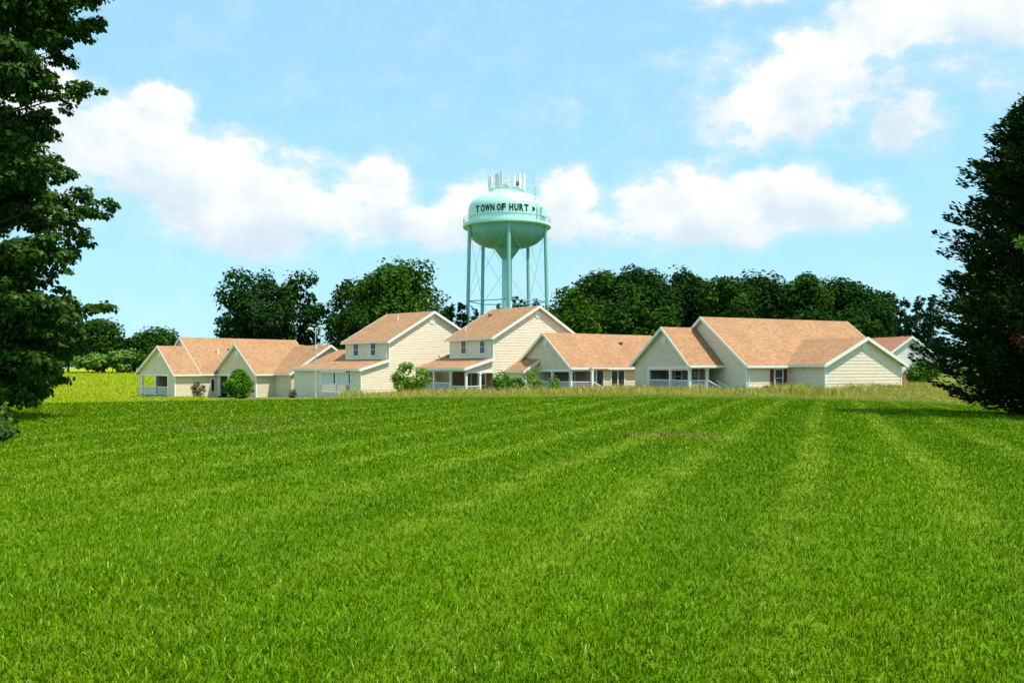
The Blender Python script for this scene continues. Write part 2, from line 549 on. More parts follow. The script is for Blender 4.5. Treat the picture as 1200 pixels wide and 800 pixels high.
def ground_z(x, y):
    x = np.asarray(x, float); y = np.asarray(y, float)
    plane = .13 + .02 * np.clip(x, -55, 60) - .015 * np.minimum(y, 118)
    z = plane * sstep(39, 74, y)
    z = z - (.0011 * np.clip(x - 4, 0, 40) ** 2 + .0004 * np.clip(-x - 4, 0, 40) ** 2) * sstep(14, 44, y) * (1 - sstep(52, 85, y))
    z = z + np.clip(y - 122, 0, 130) * .0235
    z = z + .05 * np.sin(x * .19 + .7) * np.sin(y * .16) * sstep(4, 14, y) * (1 - sstep(36, 46, y))
    return z


def gz(x, y):
    return float(ground_z(x, y))


ys = np.concatenate([np.linspace(-300, -10, 12), np.linspace(-6, 60, 133), np.linspace(61.5, 130, 60), np.linspace(135, 300, 40), np.linspace(330, 2500, 16)])
xs = np.concatenate([np.linspace(-2500, -160, 14), np.linspace(-150, -62, 30), np.linspace(-60, 60, 161), np.linspace(63, 150, 30), np.linspace(165, 2500, 14)])
X, Y = np.meshgrid(xs, ys)
V = np.stack([X, Y, ground_z(X, Y)], -1).reshape(-1, 3)
nx, ny = len(xs), len(ys)
ii, jj = np.meshgrid(np.arange(nx - 1), np.arange(ny - 1))
a = (jj * nx + ii).ravel()
g = np_mesh('ground', V, np.stack([a, a + 1, a + nx + 1, a + nx], 1), MT['ground'], smooth=True)
tag(g, kind='structure')


# ------------------------------------------------------------------ houses
COURSE, LAP = .30, .025                 # siding course height and how far each board stands out


class House:
    """local x runs along the long walls (right and away), local y runs left and away"""

    def __init__(self, name, label, loc, deg, siding='siding', roof='roof', zbase=-.5):
        self.root = empty(name, (loc[0], loc[1], 0), R(deg))
        tag(self.root, label, 'house', 'tan roofed houses in a row')
        self.wall, self.roofm, self.trim = MB(), MB(), MB()
        self.sid, self.rm = MT[siding], MT[roof]
        self.zb = zbase

    def pt(self, face, plane, s, z, d=0.0):
        """face 'A' looks along -y, face 'B' along -x; d metres proud of the wall"""
        return (s, plane - d, z) if face == 'A' else (plane - d, s, z)

    def wbox(self, mb, face, plane, s0, s1, z0, z1, d0, d1, mi=0):
        if face == 'A':
            mb.box(s0, s1, plane - d1, plane - d0, z0, z1, mi)
        else:
            mb.box(plane - d1, plane - d0, s0, s1, z0, z1, mi)

    def siding(self, face, plane, top, zb=None, openings=(), mb=None):
        """top: polyline [(s, z)...] of the wall's upper edge, single peak"""
        mb = mb or self.wall
        zb = self.zb if zb is None else zb
        ss = [p[0] for p in top]; zs = [p[1] for p in top]
        zmax = max(zs); speak = ss[zs.index(zmax)]

        def rng_at(z):
            lo = ss[0] if zs[0] >= z else None
            hi = ss[-1] if zs[-1] >= z else None
            for (s0, z0), (s1, z1) in zip(top, top[1:]):
                if z0 < z <= z1 and lo is None:
                    lo = s0 + (s1 - s0) * (z - z0) / (z1 - z0)
                if z0 >= z > z1:
                    hi = s0 + (s1 - s0) * (z - z0) / (z1 - z0)
            if lo is None: lo = speak
            if hi is None: hi = speak
            return lo, hi
        z = zb
        while z < zmax - .01:
            z2 = min(z + COURSE, zmax)
            l0, h0 = rng_at(z + 1e-4); l1, h1 = rng_at(z2 - 1e-4)
            segs = [(l0, h0, l1, h1)]
            for (o0, o1, oz0, oz1) in openings:
                if oz0 < (z + z2) / 2 < oz1:
                    out = []
                    for (a0, b0, a1, b1) in segs:
                        if o0 > a0 + .02: out.append((a0, min(b0, o0), a1, min(b1, o0)))
                        if o1 < b0 - .02: out.append((max(a0, o1), b0, max(a1, o1), b1))
                        if o0 >= b0 or o1 <= a0: out = [(a0, b0, a1, b1)]
                    segs = out
            for (a0, b0, a1, b1) in segs:
                P = lambda s, zz, d: self.pt(face, plane, s, zz, d)
                q = [P(a0, z, LAP), P(b0, z, LAP), P(b1, z2, 0), P(a1, z2, 0)]
                u = [P(a0, z, 0), P(b0, z, 0), P(b0, z, LAP), P(a0, z, LAP)]
                if face == 'B': q.reverse(); u.reverse()
                mb.face(q); mb.face(u)
            z = z2

    def plain(self, face, plane, s0, s1, z0, z1, mb=None):
        self.wbox(mb or self.wall, face, plane, s0, s1, z0, z1, -.12, 0)

    def slope(self, e0, e1, r1, r0, th=.13):
        """roof slab: eave corners e0,e1 and ridge corners r1,r0 (x,y,z of the top face)"""
        n = (Vector(e1) - Vector(e0)).cross(Vector(r0) - Vector(e0))
        q = [e0, e1, r1, r0]
        if n.z < 0: q.reverse()
        self.roofm.hexa([(p[0], p[1], p[2] - th) for p in q], q, 0, 0, 1)

    def rake(self, face, plane, s0, z0, s1, z1, h=.30, d=.05):
        """white board down a sloping roof edge; plane is the edge of the roof slab"""
        P = lambda s, z, dd: self.pt(face, plane, s, z, dd)
        t = .02
        lo = [P(s0, z0 - h, 0), P(s1, z1 - h, 0), P(s1, z1 - h, d), P(s0, z0 - h, d)]
        hi = [P(s0, z0 + t, 0), P(s1, z1 + t, 0), P(s1, z1 + t, d), P(s0, z0 + t, d)]
        self.trim.hexa(lo, hi)

    def gable(self, axis, r0, r1, e0, e1, ridge, z0, z1, zr, rake0=.4, rake1=.0, eo=.42, g0=True, g1=True, trim0=True, trim1=False):
        """gable roof; axis 'u': ridge along x from r0 to r1, eaves at y=e0 (height z0) and y=e1 (height z1)"""
        p0 = (zr - z0) / (ridge - e0); p1 = (zr - z1) / (e1 - ridge)
        E0, E1 = e0 - eo, e1 + eo
        Z0, Z1 = z0 - eo * p0, z1 - eo * p1
        A0, A1 = r0 - rake0, r1 + rake1
        pt = (lambda r, e, z: (r, e, z)) if axis == 'u' else (lambda r, e, z: (e, r, z))
        self.slope(pt(A0, E0, Z0), pt(A1, E0, Z0), pt(A1, ridge, zr), pt(A0, ridge, zr))
        self.slope(pt(A0, E1, Z1), pt(A1, E1, Z1), pt(A1, ridge, zr), pt(A0, ridge, zr))
        face = 'B' if axis == 'u' else 'A'
        if trim0:
            self.rake(face, A0, E0, Z0, ridge, zr)
            self.rake(face, A0, ridge, zr, E1, Z1)
        if trim1:
            self.rake(face, A1 + .05, E0, Z0, ridge, zr)
            self.rake(face, A1 + .05, ridge, zr, E1, Z1)
        for on, E, Z, sgn in ((g0, E0, Z0, -1), (g1, E1, Z1, 1)):
            if not on: continue
            # fascia and gutter along the eave
            ya, yb = sorted((E + sgn * .005, E + sgn * .13))
            if axis == 'u':
                self.gutter(A0, A1, ya, yb, Z - .24, Z - .02)
                self.trim.box(A0 + .02, A1, min(E, E - sgn * (eo - .03)), max(E, E - sgn * (eo - .03)), Z - .235, Z - .15)
            else:
                self.gutter(ya, yb, A0, A1, Z - .24, Z - .02)
                self.trim.box(min(E, E - sgn * (eo - .03)), max(E, E - sgn * (eo - .03)), A0 + .02, A1, Z - .235, Z - .15)
        return Z0, Z1

    def gutter(self, *b):
        m = MB(); m.box(*b)
        m.build('gutter', MT['trim'], self.root)

    def corner_board(self, face_pts, z0, z1):
        x, y = face_pts
        m = MB(); m.box(x - .05, x + .10, y - .05, y + .10, z0, z1)
        m.build('corner_board', MT['white'], self.root)

    def window(self, face, plane, s0, s1, z0, z1, panes=1, arch=False, name='window', frame='white', glass='glass', wf=.1, bars=True):
        fb, pb = MB(), MB()
        W = lambda mb, a0, a1, b0, b1, d0, d1: self.wbox(mb, face, plane, a0, a1, b0, b1, d0, d1)
        W(fb, s0 - wf, s1 + wf, z1, z1 + wf, .0, .09)
        W(fb, s0 - wf - .03, s1 + wf + .03, z0 - wf, z0, .0, .12)
        W(fb, s0 - wf, s0, z0, z1, .0, .09); W(fb, s1, s1 + wf, z0, z1, .0, .09)
        for k in range(1, panes):
            c = s0 + (s1 - s0) * k / panes
            W(fb, c - .06, c + .06, z0, z1, .0, .085)
        if arch:
            for sa, sb in ((s0, s0 + (s1 - s0) * .22), (s1 - (s1 - s0) * .22, s1)):
                W(fb, sa, sb, z1 - .14, z1, .0, .08)
        if bars and name == 'window':
            zm = (z0 + z1) / 2
            W(fb, s0, s1, zm - .025, zm + .025, .0, .07)
        W(pb, s0, s1, z0, z1, .01, .045)
        fo = fb.build(name, MT[frame], self.root)
        pb.build('pane', MT[glass], fo)
        return fo

    def door(self, face, plane, s0, s1, z0, z1, frame='white'):
        db, fb, hb, gb = MB(), MB(), MB(), MB()
        W = lambda mb, a0, a1, b0, b1, d0, d1: self.wbox(mb, face, plane, a0, a1, b0, b1, d0, d1)
        W(db, s0, s1, z0, z1, .0, .05)
        W(fb, s0 - .1, s0, z0, z1, .0, .08); W(fb, s1, s1 + .1, z0, z1, .0, .08); W(fb, s0 - .1, s1 + .1, z1, z1 + .12, .0, .08)
        o = db.build('door', MT['dark_door'], self.root)
        fb.build('door_frame', MT[frame], o)
        w = s1 - s0
        W(gb, s0 + w * .22, s1 - w * .22, z0 + 1.1, z1 - .2, .05, .06)
        gb.build('door_glass', MT['glass'], o)
        W(hb, s1 - .16, s1 - .08, z0 + .95, z0 + 1.05, .05, .11)
        hb.build('door_handle', MT['steel'], o)
        return o

    def post(self, x, y, z0, z1, w=.23):
        m = MB()
        m.box(x - w / 2, x + w / 2, y - w / 2, y + w / 2, z0, z1)
        m.box(x - w / 2 - .04, x + w / 2 + .04, y - w / 2 - .04, y + w / 2 + .04, z1 - .16, z1 - .002)
        m.box(x - w / 2 - .03, x + w / 2 + .03, y - w / 2 - .03, y + w / 2 + .03, z0, z0 + .16)
        return m.build('porch_post', MT['white'], self.root)

    def railing(self, p0, p1, z0, h=.92, name='porch_railing'):
        m = MB()
        (x0, y0, *r0), (x1, y1, *r1) = p0, p1
        za = r0[0] if r0 else z0; zb = r1[0] if r1 else z0
        d = Vector((x1 - x0, y1 - y0, 0)); L = d.length; d /= L
        n = Vector((-d.y, d.x, 0))
        def bar(zo, hh, w):
            lo, hi = [], []
            for (t, sgn) in ((0, -1), (L, -1), (L, 1), (0, 1)):
                zz = za + (zb - za) * t / L
                p = Vector((x0, y0, 0)) + d * t + n * sgn * w / 2
                lo.append((p.x, p.y, zz + zo)); hi.append((p.x, p.y, zz + zo + hh))
            m.hexa(lo, hi)
        bar(h - .07, .09, .1); bar(.1, .07, .06)
        k = max(2, int(L / .16))
        for i in range(1, k):
            t = L * i / k
            p = Vector((x0, y0, 0)) + d * t
            zz = za + (zb - za) * t / L
            m.box(p.x - .02, p.x + .02, p.y - .02, p.y + .02, zz + .17, zz + h - .07)
        return m.build(name, MT['white'], self.root)

    def gable_vent(self, face, plane, s, z, r=.33):
        m = MB()
        seg = 20
        ring = lambda rr, d: [self.pt(face, plane, s + rr * math.cos(2 * math.pi * k / seg), z + rr * math.sin(2 * math.pi * k / seg), d) for k in range(seg)]
        a, b, c, e = ring(r, 0), ring(r, .09), ring(r * .74, .09), ring(r * .74, .05)
        for k in range(seg):
            j = (k + 1) % seg
            m.face((a[k], a[j], b[j], b[k])); m.face((b[k], b[j], c[j], c[k])); m.face((c[k], c[j], e[j], e[k]))
        m.face(e)
        for q in range(-2, 3):
            zz = q * r * .27
            w = math.sqrt(max(.01, (r * .72) ** 2 - zz * zz))
            self.wbox(m, face, plane, s - w, s + w, z + zz - .02, z + zz + .02, .05, .08)
        return m.build('gable_vent', MT['white'], self.root)

    def pipe(self, x, y, z, h=.55, r=.07, box=False):
        m = MB()
        if box:
            m.box(x - .16, x + .16, y - .16, y + .16, z - .1, z + .16)
            m.box(x - .2, x + .2, y - .2, y + .2, z + .16, z + .21)
            return m.build('roof_vent', MT['vent_dark'], self.root)
        m.tube([(x, y, z - .15), (x, y, z + h)], r, 8)
        m.tube([(x, y, z + h), (x, y, z + h + .1)], r * 1.35, 8)
        return m.build('vent_pipe', MT['white'], self.root)

    def done(self):
        self.wall.build('wall', self.sid, self.root)
        self.roofm.build('roof', [self.rm, MT['trim']], self.root)
        if self.trim.f: self.trim.build('rake_trim', MT['trim'], self.root)

    def part(self, mb, name, m):
        return mb.build(name, MT[m], self.root)


def porch_floor(h, x0, x1, y0, y1, z):
    m = MB(); m.box(x0, x1, y0, y1, z - .22, z)
    h.part(m, 'porch_floor', 'concrete')


# --- big right-hand house (gable to the left, front cross wing to the right)
h = House('house', 'long house with the biggest tan roof and maroon shutters beside its window, right of centre', (21.45, 78), 26, 'siding', zbase=-1.3)
W, zr, ze = 6.17, 6.62, 2.17
h.gable('u', 0, 19.0, 0, 2 * W, W, ze, ze, zr, rake0=.4, rake1=.3, trim1=True)
h.siding('B', 0, [(0, ze - .1), (W, zr - .2), (2 * W, ze - .1)])
h.siding('A', 0, [(0, ze - .25), (5.1, ze - .25)])
h.plain('A', 0, 14.7, 18.9, -1.3, ze - .3)
h.plain('A', 2 * W + .1, 0, 18.9, -1.3, ze - .3)
m_ = MB(); m_.box(18.85, 18.95, .1, 2 * W, -1.3, ze - .3)
h.wall.face([(18.9, .1, ze - .3), (18.9, 2 * W, ze - .3), (18.9, W, zr - .2)])
h.wall.v += m_.v; off = len(h.wall.v) - len(m_.v); h.wall.f += [tuple(i + off for i in f) for f in m_.f]; h.wall.m += m_.m
# wing
h.gable('v', -4.49, W, 5.05, 14.75, 9.95, 2.15, 2.15, 4.45, rake0=.4, rake1=0, eo=.42)
h.siding('B', 5.05, [(-4.49, 1.9), (0, 1.9)])
h.siding('A', -4.49, [(5.05, 2.08), (9.95, 4.3), (14.75, 2.08)])
m_ = MB(); m_.box(14.65, 14.75, -4.49, 0, -1.3, 2.0)
off = len(h.wall.v); h.wall.v += m_.v; h.wall.f += [tuple(i + off for i in f) for f in m_.f]; h.wall.m += m_.m
h.corner_board((5.05, -4.49), -1.3, 1.9); h.corner_board((0, 0), -1.3, 1.95); h.corner_board((14.7, -4.49), -1.3, 1.9)
h.gable_vent('A', -4.49, 9.95, 3.55, .36)
w_ = h.window('A', 0, 3.35, 4.25, -.10, 1.45)
for s0, s1 in ((2.78, 3.18), (4.42, 4.82)):
    m_ = MB(); h.wbox(m_, 'A', 0, s0, s1, -.15, 1.5, .0, .06)
    for q in range(12):
        h.wbox(m_, 'A', 0, s0 + .06, s1 - .06, -.05 + q * .125, .02 + q * .125, .06, .075)
    h.part(m_, 'shutter', 'shutter')
m_ = MB(); h.wbox(m_, 'B', 5.05, -2.2, -1.95, .75, 1.05, .03, .1); h.part(m_, 'meter_box', 'white')
m_ = MB(); m_.tube([(.16, -.1, 1.7), (.16, -.12, -.15), (1.9, -.35, -.22)], .06, 8); h.part(m_, 'downspout', 'white')
h.done()

# --- small cottage with the corner porch, its roof dying into the big house's gable
h = House('house', 'short cottage with a railed corner porch, built against the big long house', (21.45, 78), 26, 'siding_grey', zbase=-1.3)
b0, bf, bm, aL, zr, ze = 3.43, 12.23, 7.35, -3.82, 5.6, 2.25
h.gable('u', aL, -.05, b0, bf, bm, ze, ze, zr, rake0=.4, rake1=0)
zf, zh = -.45, 1.55            # porch floor and underside of the porch beam
h.siding('B', aL, [(b0, ze - .1), (bm, zr - .2), (bf, ze - .1)], openings=[(b0 - .1, 10.05, -1.4, zh)])
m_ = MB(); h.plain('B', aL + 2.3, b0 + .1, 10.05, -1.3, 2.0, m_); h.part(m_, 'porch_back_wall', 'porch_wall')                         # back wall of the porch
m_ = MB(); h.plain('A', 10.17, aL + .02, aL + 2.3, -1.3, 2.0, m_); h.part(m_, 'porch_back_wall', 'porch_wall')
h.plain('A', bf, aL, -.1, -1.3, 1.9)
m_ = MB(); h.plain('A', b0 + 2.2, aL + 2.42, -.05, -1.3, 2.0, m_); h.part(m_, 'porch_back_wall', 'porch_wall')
m_ = MB(); m_.box(aL - .03, aL + .12, b0, 10.1, zh, zh + .22); m_.box(aL + .12, -.1, b0, b0 + .15, zh, zh + .22); h.part(m_, 'porch_beam', 'trim')
porch_floor(h, aL, -.05, b0, 10.0, zf)
for (x, y) in ((aL + .09, 10.0), (aL + .09, 6.45), (aL + .09, b0 + .09), (-1.73, b0 + .09)):
    h.post(x, y, zf, zh)
h.railing((aL + .09, 9.9), (aL + .09, 6.55), zf); h.railing((aL + .09, 6.35), (aL + .09, b0 + .2), zf); h.railing((aL + .2, b0 + .09), (-1.85, b0 + .09), zf)
h.railing((-1.65, b0, zf), (-1.3, b0 - 1.7, zf - .75), zf, name='stair_rail')
h.railing((-.65, b0, zf), (-.3, b0 - 1.7, zf - .75), zf, name='stair_rail')
h.door('B', aL + 2.3, 5.0, 5.9, zf, 1.5)
h.window('B', aL + 2.3, 7.6, 8.6, zf + .7, 1.3)
h.gable_vent('B', aL, bm, 4.35, .36)
h.done()

# --- middle cottage with the wide gable and porch
h = House('house', 'middle cottage with shrubs before its shaded porch gable and a white double window', (6.14, 89), 34, 'siding_grey', zbase=-1.8)
bf, bm, zr, ze = 9.6, 4.5, 5.45, 2.0
h.gable('u', 0, 15.6, 0, bf, bm, ze, ze, zr, rake0=.4, rake1=0)
zf, zh = -.75, 1.25
h.siding('B', 0, [(0, ze - .1), (bm, zr - .2), (bf, ze - .1)], openings=[(-.1, 6.9, -1.9, zh)])
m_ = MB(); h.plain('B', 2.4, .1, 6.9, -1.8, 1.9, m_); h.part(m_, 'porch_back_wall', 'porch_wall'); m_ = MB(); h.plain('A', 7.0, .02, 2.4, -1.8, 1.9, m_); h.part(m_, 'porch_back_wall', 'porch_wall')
h.siding('A', 0, [(3.3, ze - .3), (15.6, ze - .3)])
m_ = MB(); m_.box(-.03, .12, 0, 6.95, zh, zh + .22); m_.box(.12, 4.4, 0, .15, zh, zh + .22)
m_.box(2.0, 4.6, -1.0, .0, 1.52, 1.66); h.part(m_, 'porch_beam', 'trim')
porch_floor(h, 0, 3.3, -.9, 6.9, zf)
for (x, y) in ((.09, 6.8), (.09, 3.3), (.09, .09), (2.2, -.8)):
    h.post(x, y, zf, zh if y > 0 else 1.52)
h.railing((.09, 3.2), (.09, .2), zf); h.railing((.09, 6.7), (.09, 3.4), zf); h.railing((.2, .05), (2.1, -.72), zf)
h.railing((2.35, -.85, zf), (2.75, -2.4, zf - .75), zf, name='stair_rail')
h.door('A', 0, 3.45, 4.35, zf, 1.35)
h.door('B', 2.4, 2.4, 3.3, zf, 1.25)
m_ = MB()
h.window('A', 0, 5.5, 7.3, -.45, 1.3, panes=2, wf=.15, bars=False)
h.gable_vent('B', 0, bm, 4.35, .36)
h.corner_board((0, bf - .1), -1.8, 1.8)
h.pipe(9.5, 3.0, ze + 3.0 * (zr - ze) / bm, box=True)
h.plain('A', bf, 0, 15.6, -1.8, 1.8)
h.done()

# --- nearer two storey house, under the water tower
h = House('house', 'two storey house under the water tower, its left porch open with white posts', (-2.07, 94), 38, 'siding', zbase=-1.9)
W, am, ar, zr, ze = 8.5, 6.35, 12.7, 8.75, 5.2
h.gable('v', 0, W, 0, ar, am, ze, ze, zr, rake0=.4, rake1=.4, trim1=True)
h.siding('A', 0, [(0, ze - .1), (am, zr - .2), (ar, ze - .1)])
h.siding('B', 0, [(0, ze - .3), (W, ze - .3)], zb=-1.9)
h.plain('A', W, 0, ar, -1.9, ze - .3)
h.corner_board((0, 0), 2.7, ze - .35); h.corner_board((0, W - .05), 2.7, ze - .35)
h.gable_vent('A', 0, am, 7.75, .42)
m_ = MB(); m_.tube([(-.16, .3, ze - .5), (-.16, .3, 2.85)], .06, 6); h.part(m_, 'downspout', 'white')
h.window('B', 0, 5.15, 6.1, 3.25, 4.65, wf=.16)
h.window('B', 0, 1.5, 2.4, 3.25, 4.65, arch=True, wf=.16)
# lean-to roof over the porch, running on past the main block
d, bl = -3.66, 10.2
zl, zt = 1.72, 2.75
pl = (zt - zl) / -d
h.slope((d - .4, -.35, zl - .4 * pl), (d - .4, bl, zl - .4 * pl), (0, bl, zt), (0, -.35, zt))
h.slope((0.002, W + .02, zt), (0.002, bl, zt), (2.2, bl, zt + 2.2 * pl), (2.2, W + .02, zt + 2.2 * pl))
h.slope((0.002, W + .42, zt + .02), (-1.6, bl, zt - 1.6 * pl + .02), (2.2, bl + .02, zt + .95), (2.0, W + .42, zt + .9))
h.gutter(d - .53, d - .405, -.35, bl, zl - .4 * pl - .24, zl - .4 * pl - .02)
h.trim.box(d - .4, d, -.33, bl, zl - .36, zl - .27)
h.rake('A', -.35, d - .4, zl - .4 * pl, 0, zt)
h.trim.box(-.06, -.005, -.02, W, zt - .03, zt + .14)
h.siding('A', 0, [(d, zl - .12), (0, zt - .12)], zb=1.25)
m_ = MB(); m_.box(d, d + .15, 0, bl, 1.2, 1.42); m_.box(d + .15, 0, -.04, .12, 1.06, 1.3); h.part(m_, 'porch_beam', 'trim')
zf = -.95
porch_floor(h, d, 0, 0, bl, zf)
m_ = MB(); h.wbox(m_, 'B', -.14, .1, W, zf, 1.7, -.1, .0); h.part(m_, 'porch_back_wall', 'brown_wall')
m_ = MB(); h.wbox(m_, 'A', bl, d, 2, -1.9, 1.5, -.1, 0); h.wbox(m_, 'B', -.1, W + .1, bl, -1.9, 2.5, -.1, 0); h.part(m_, 'end_wall', 'siding')
for (x, y) in ((d + .09, 9.3), (d + .09, 6.42), (d + .09, 3.04), (d + .09, .09), (-1.74, .09)):
    h.post(x, y, zf, 1.2 if y > .1 else 1.06, .22)
h.railing((d + .09, 9.2), (d + .09, 6.5), zf); h.railing((d + .09, 6.3), (d + .09, 3.15), zf); h.railing((d + .09, 2.9), (d + .09, .2), zf, .6); h.railing((d + .25, .09), (-1.85, .09), zf, .6)
h.window('B', -.14, 1.2, 2.6, -.3, .9, bars=False)
h.door('B', -.14, 4.0, 4.9, zf, 1.1)
h.pipe(-.9, 9.5, zt - .9 * pl, .5, .08)
h.pipe(.3, 9.35, zt + .3 * pl, box=True)
h.pipe(1.3, 7.2, ze + 1.3 * (zr - ze) / am, .45, .08)
h.pipe(4.7, 6.9, ze + 4.7 * (zr - ze) / am, box=True)
# low front wing, mostly behind the middle cottage
h.gable('v', -3.2, 0, 2.0, 8.5, 5.25, 1.55, 1.55, 3.4, rake0=.3)
h.siding('A', -3.2, [(2.0, 1.45), (5.25, 3.25), (8.5, 1.45)]); h.siding('B', 2.0, [(-3.2, 1.3), (0, 1.3)])
h.corner_board((2.0, -3.2), -1.9, 1.3)
h.done()

# --- farther two storey house
h = House('house', 'two storey house with two narrow windows over a glazed porch, left of the water tower', (-14.33, 99.5), 48, 'siding', zbase=-2.4)
W, am, ar, zr, ze, zre = 8.2, 6.85, 11.2, 8.55, 4.95, 6.6
h.gable('v', 0, W, 0, ar, am, ze, zre, zr, rake0=.4, rake1=.4, trim1=True)
h.siding('A', 0, [(0, ze - .1), (am, zr - .2), (ar, zre - .1)])
h.siding('B', 0, [(0, ze - .3), (W, ze - .3)])
h.plain('A', W, 0, ar, -2.4, ze - .3)
m_ = MB(); m_.box(ar - .1, ar, 0, W, -2.4, zre - .2); h.part(m_, 'end_wall', 'siding')
h.corner_board((0, 0), 2.65, ze - .35); h.corner_board((0, W - .05), 2.65, ze - .35)
h.gable_vent('A', 0, am - .1, 7.45, .45)
m_ = MB(); m_.tube([(-.16, .3, ze - .5), (-.16, .3, 2.8)], .06, 6); h.part(m_, 'downspout', 'white')
h.window('B', 0, 5.65, 6.6, 3.1, 4.5, wf=.16); h.window('B', 0, 2.4, 3.3, 3.1, 4.5, wf=.16)
d, bl, zl, zt = -4.1, 13.2, 1.6, 2.65
pl = (zt - zl) / -d
h.slope((d - .4, -.3, zl - .4 * pl), (d - .4, bl, zl - .4 * pl), (0, bl, zt), (0, -.3, zt))
h.slope((0.002, W + .42, zt + .02), (-2.2, bl, zt - 2.2 * pl + .02), (2.6, bl + .02, zt + 1.3), (2.4, W + .42, zt + 1.3))
h.gutter(d - .53, d - .405, -.3, bl, zl - .4 * pl - .24, zl - .4 * pl - .02)
h.trim.box(d - .4, d, -.28, bl, zl - .36, zl - .27)
h.rake('A', -.3, d - .4, zl - .4 * pl, 0, zt)
h.trim.box(-.06, -.005, -.02, W, zt - .03, zt + .14)
h.siding('A', 0, [(d, zl - .1), (0, zt - .12)])
h.siding('B', d, [(0, 1.4), (bl, 1.4)], openings=[(1.75, 7.75, -1.15, 1.15)])
h.corner_board((d, 0), -2.4, 1.4)
for (s0, s1) in ((1.9, 4.5), (4.75, 7.6)):
    m_ = MB(); h.wbox(m_, 'B', d + .12, s0, s1, -.3, 1.1, 0, .05)
    h.part(m_, 'porch_screen', 'siding_white')
for s0, w in ((1.75, .2), (4.5, .25), (7.6, .2)):
    m_ = MB(); h.wbox(m_, 'B', d, s0, s0 + w, -1.6, 1.15, -.05, .06)
    h.part(m_, 'porch_post', 'white')
h.window('B', d + .09, 4.8, 5.15, -.2, 1.0, wf=.04, bars=False)
h.window('B', d + .09, 2.0, 2.3, -.2, 1.0, wf=.04, bars=False)
h.railing((d - .02, 1.95), (d - .02, 4.5), -1.2); h.railing((d - .02, 4.75), (d - .02, 7.6), -1.2)
h.pipe(4.9, 4.2, ze + 4.9 * (zr - ze) / am, .5, .09)
h.done()

# --- left cottage: two porch gables under one long roof
h = House('house', 'leftmost long cottage with two porch gables and a small dormer peak on its ridge', (-44.24, 112), 46, 'siding_grey', zbase=-3.4)
bf, bm, zr, ze = 11.3, 4.52, 4.58, 1.08
p_ = (zr - ze) / bm
h.gable('u', 0, 3.5, 0, bf, bm, ze, ze, zr, rake0=.4)
zf, zh = -2.1, .55
h.siding('B', 0, [(0, ze - .1), (bm, zr - .2), (bf, ze - .1)], openings=[(2.1, 10.5, -3.5, zh)])
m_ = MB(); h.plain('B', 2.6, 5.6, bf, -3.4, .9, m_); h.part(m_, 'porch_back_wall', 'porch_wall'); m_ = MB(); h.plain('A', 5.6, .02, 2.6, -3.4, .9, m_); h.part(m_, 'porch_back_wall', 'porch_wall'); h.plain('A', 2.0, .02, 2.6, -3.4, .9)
m_ = MB(); m_.box(-.03, .12, 2.0, 10.6, zh, zh + .2); h.part(m_, 'porch_beam', 'trim')
porch_floor(h, 0, 2.6, 2.1, bf, zf)
for y in (10.45, 6.0, 2.1):
    h.post(.09, y, zf, zh, .24)
h.post(2.4, 10.45, zf, zh, .24)
h.railing((.09, 10.3), (.09, 6.15), zf, 1.15); h.railing((.09, 5.85), (.09, 2.25), zf, 1.15)
h.window('B', 2.6, 6.6, 7.8, -1.0, .4)
h.siding('A', 0, [(0, ze - .3), (5.85, ze - .3)])
h.corner_board((0, 0), -3.4, .8)
h.window('A', 0, 5.0, 5.45, -1.6, .1, arch=True, bars=False)
# main block behind, ridge higher, front slope in line with the gable's
rb = 6.15; zrm = ze + rb * p_ + .03
h.gable('u', 3.7, 21.5, 0, 2 * rb, rb, ze + .03, ze + .03, zrm, rake0=.3, rake1=.3, trim1=True)
h.siding('B', 3.7, [(2.5, 3.1), (rb, zrm - .2), (2 * rb, ze - .1)], zb=.8)
h.plain('A', 2 * rb, 3.7, 21.4, -3.4, .8)
# second porch gable, standing forward
n0, n1, nr = -10.46, 0.0, -5.55
h.gable('u', 5.82, 16, n0, n1, nr, 1.15, 1.15, 4.78, rake0=.4)
h.siding('B', 5.82, [(n0, 1.05), (nr, 4.58), (n1, 1.05)], openings=[(-5.6, -.4, -3.5, .6)])
m_ = MB(); h.plain('B', 8.0, -5.7, 0, -3.4, 1.0, m_); h.part(m_, 'porch_back_wall', 'porch_wall'); m_ = MB(); h.plain('A', -5.7, 5.9, 8.0, -3.4, 1.0, m_); h.part(m_, 'porch_back_wall', 'porch_wall')
m_ = MB(); m_.box(5.79, 5.94, -5.7, -.2, .6, .8); h.part(m_, 'porch_beam', 'trim')
for y in (-.55, -3.2, -5.5):
    h.post(5.91, y, -2.2, .6, .24)
h.siding('A', n0, [(5.82, .8), (8.5, .8)])
h.corner_board((5.82, n0), -3.4, .85)
h.gable_vent('B', 5.82, nr, 3.45, .38); h.gable_vent('B', 0, bm, 3.35, .34)
# right-hand cross wing
h.gable('v', -14.4, -5.5, 8.5, 19.9, 14.2, 1.15, 1.15, 4.62, rake0=.4)
h.siding('B', 8.5, [(-14.4, .85), (n0, .85)])
h.siding('A', -14.4, [(8.5, 1.05), (14.2, 4.42), (19.9, 1.05)])
h.pipe(7.6, 3.2, ze + 3.2 * p_, .6, .14); h.pipe(9.6, 3.9, ze + 3.9 * p_, box=True)
h.pipe(13.3, -12.6, 4.0, .6, .1)
h.done()

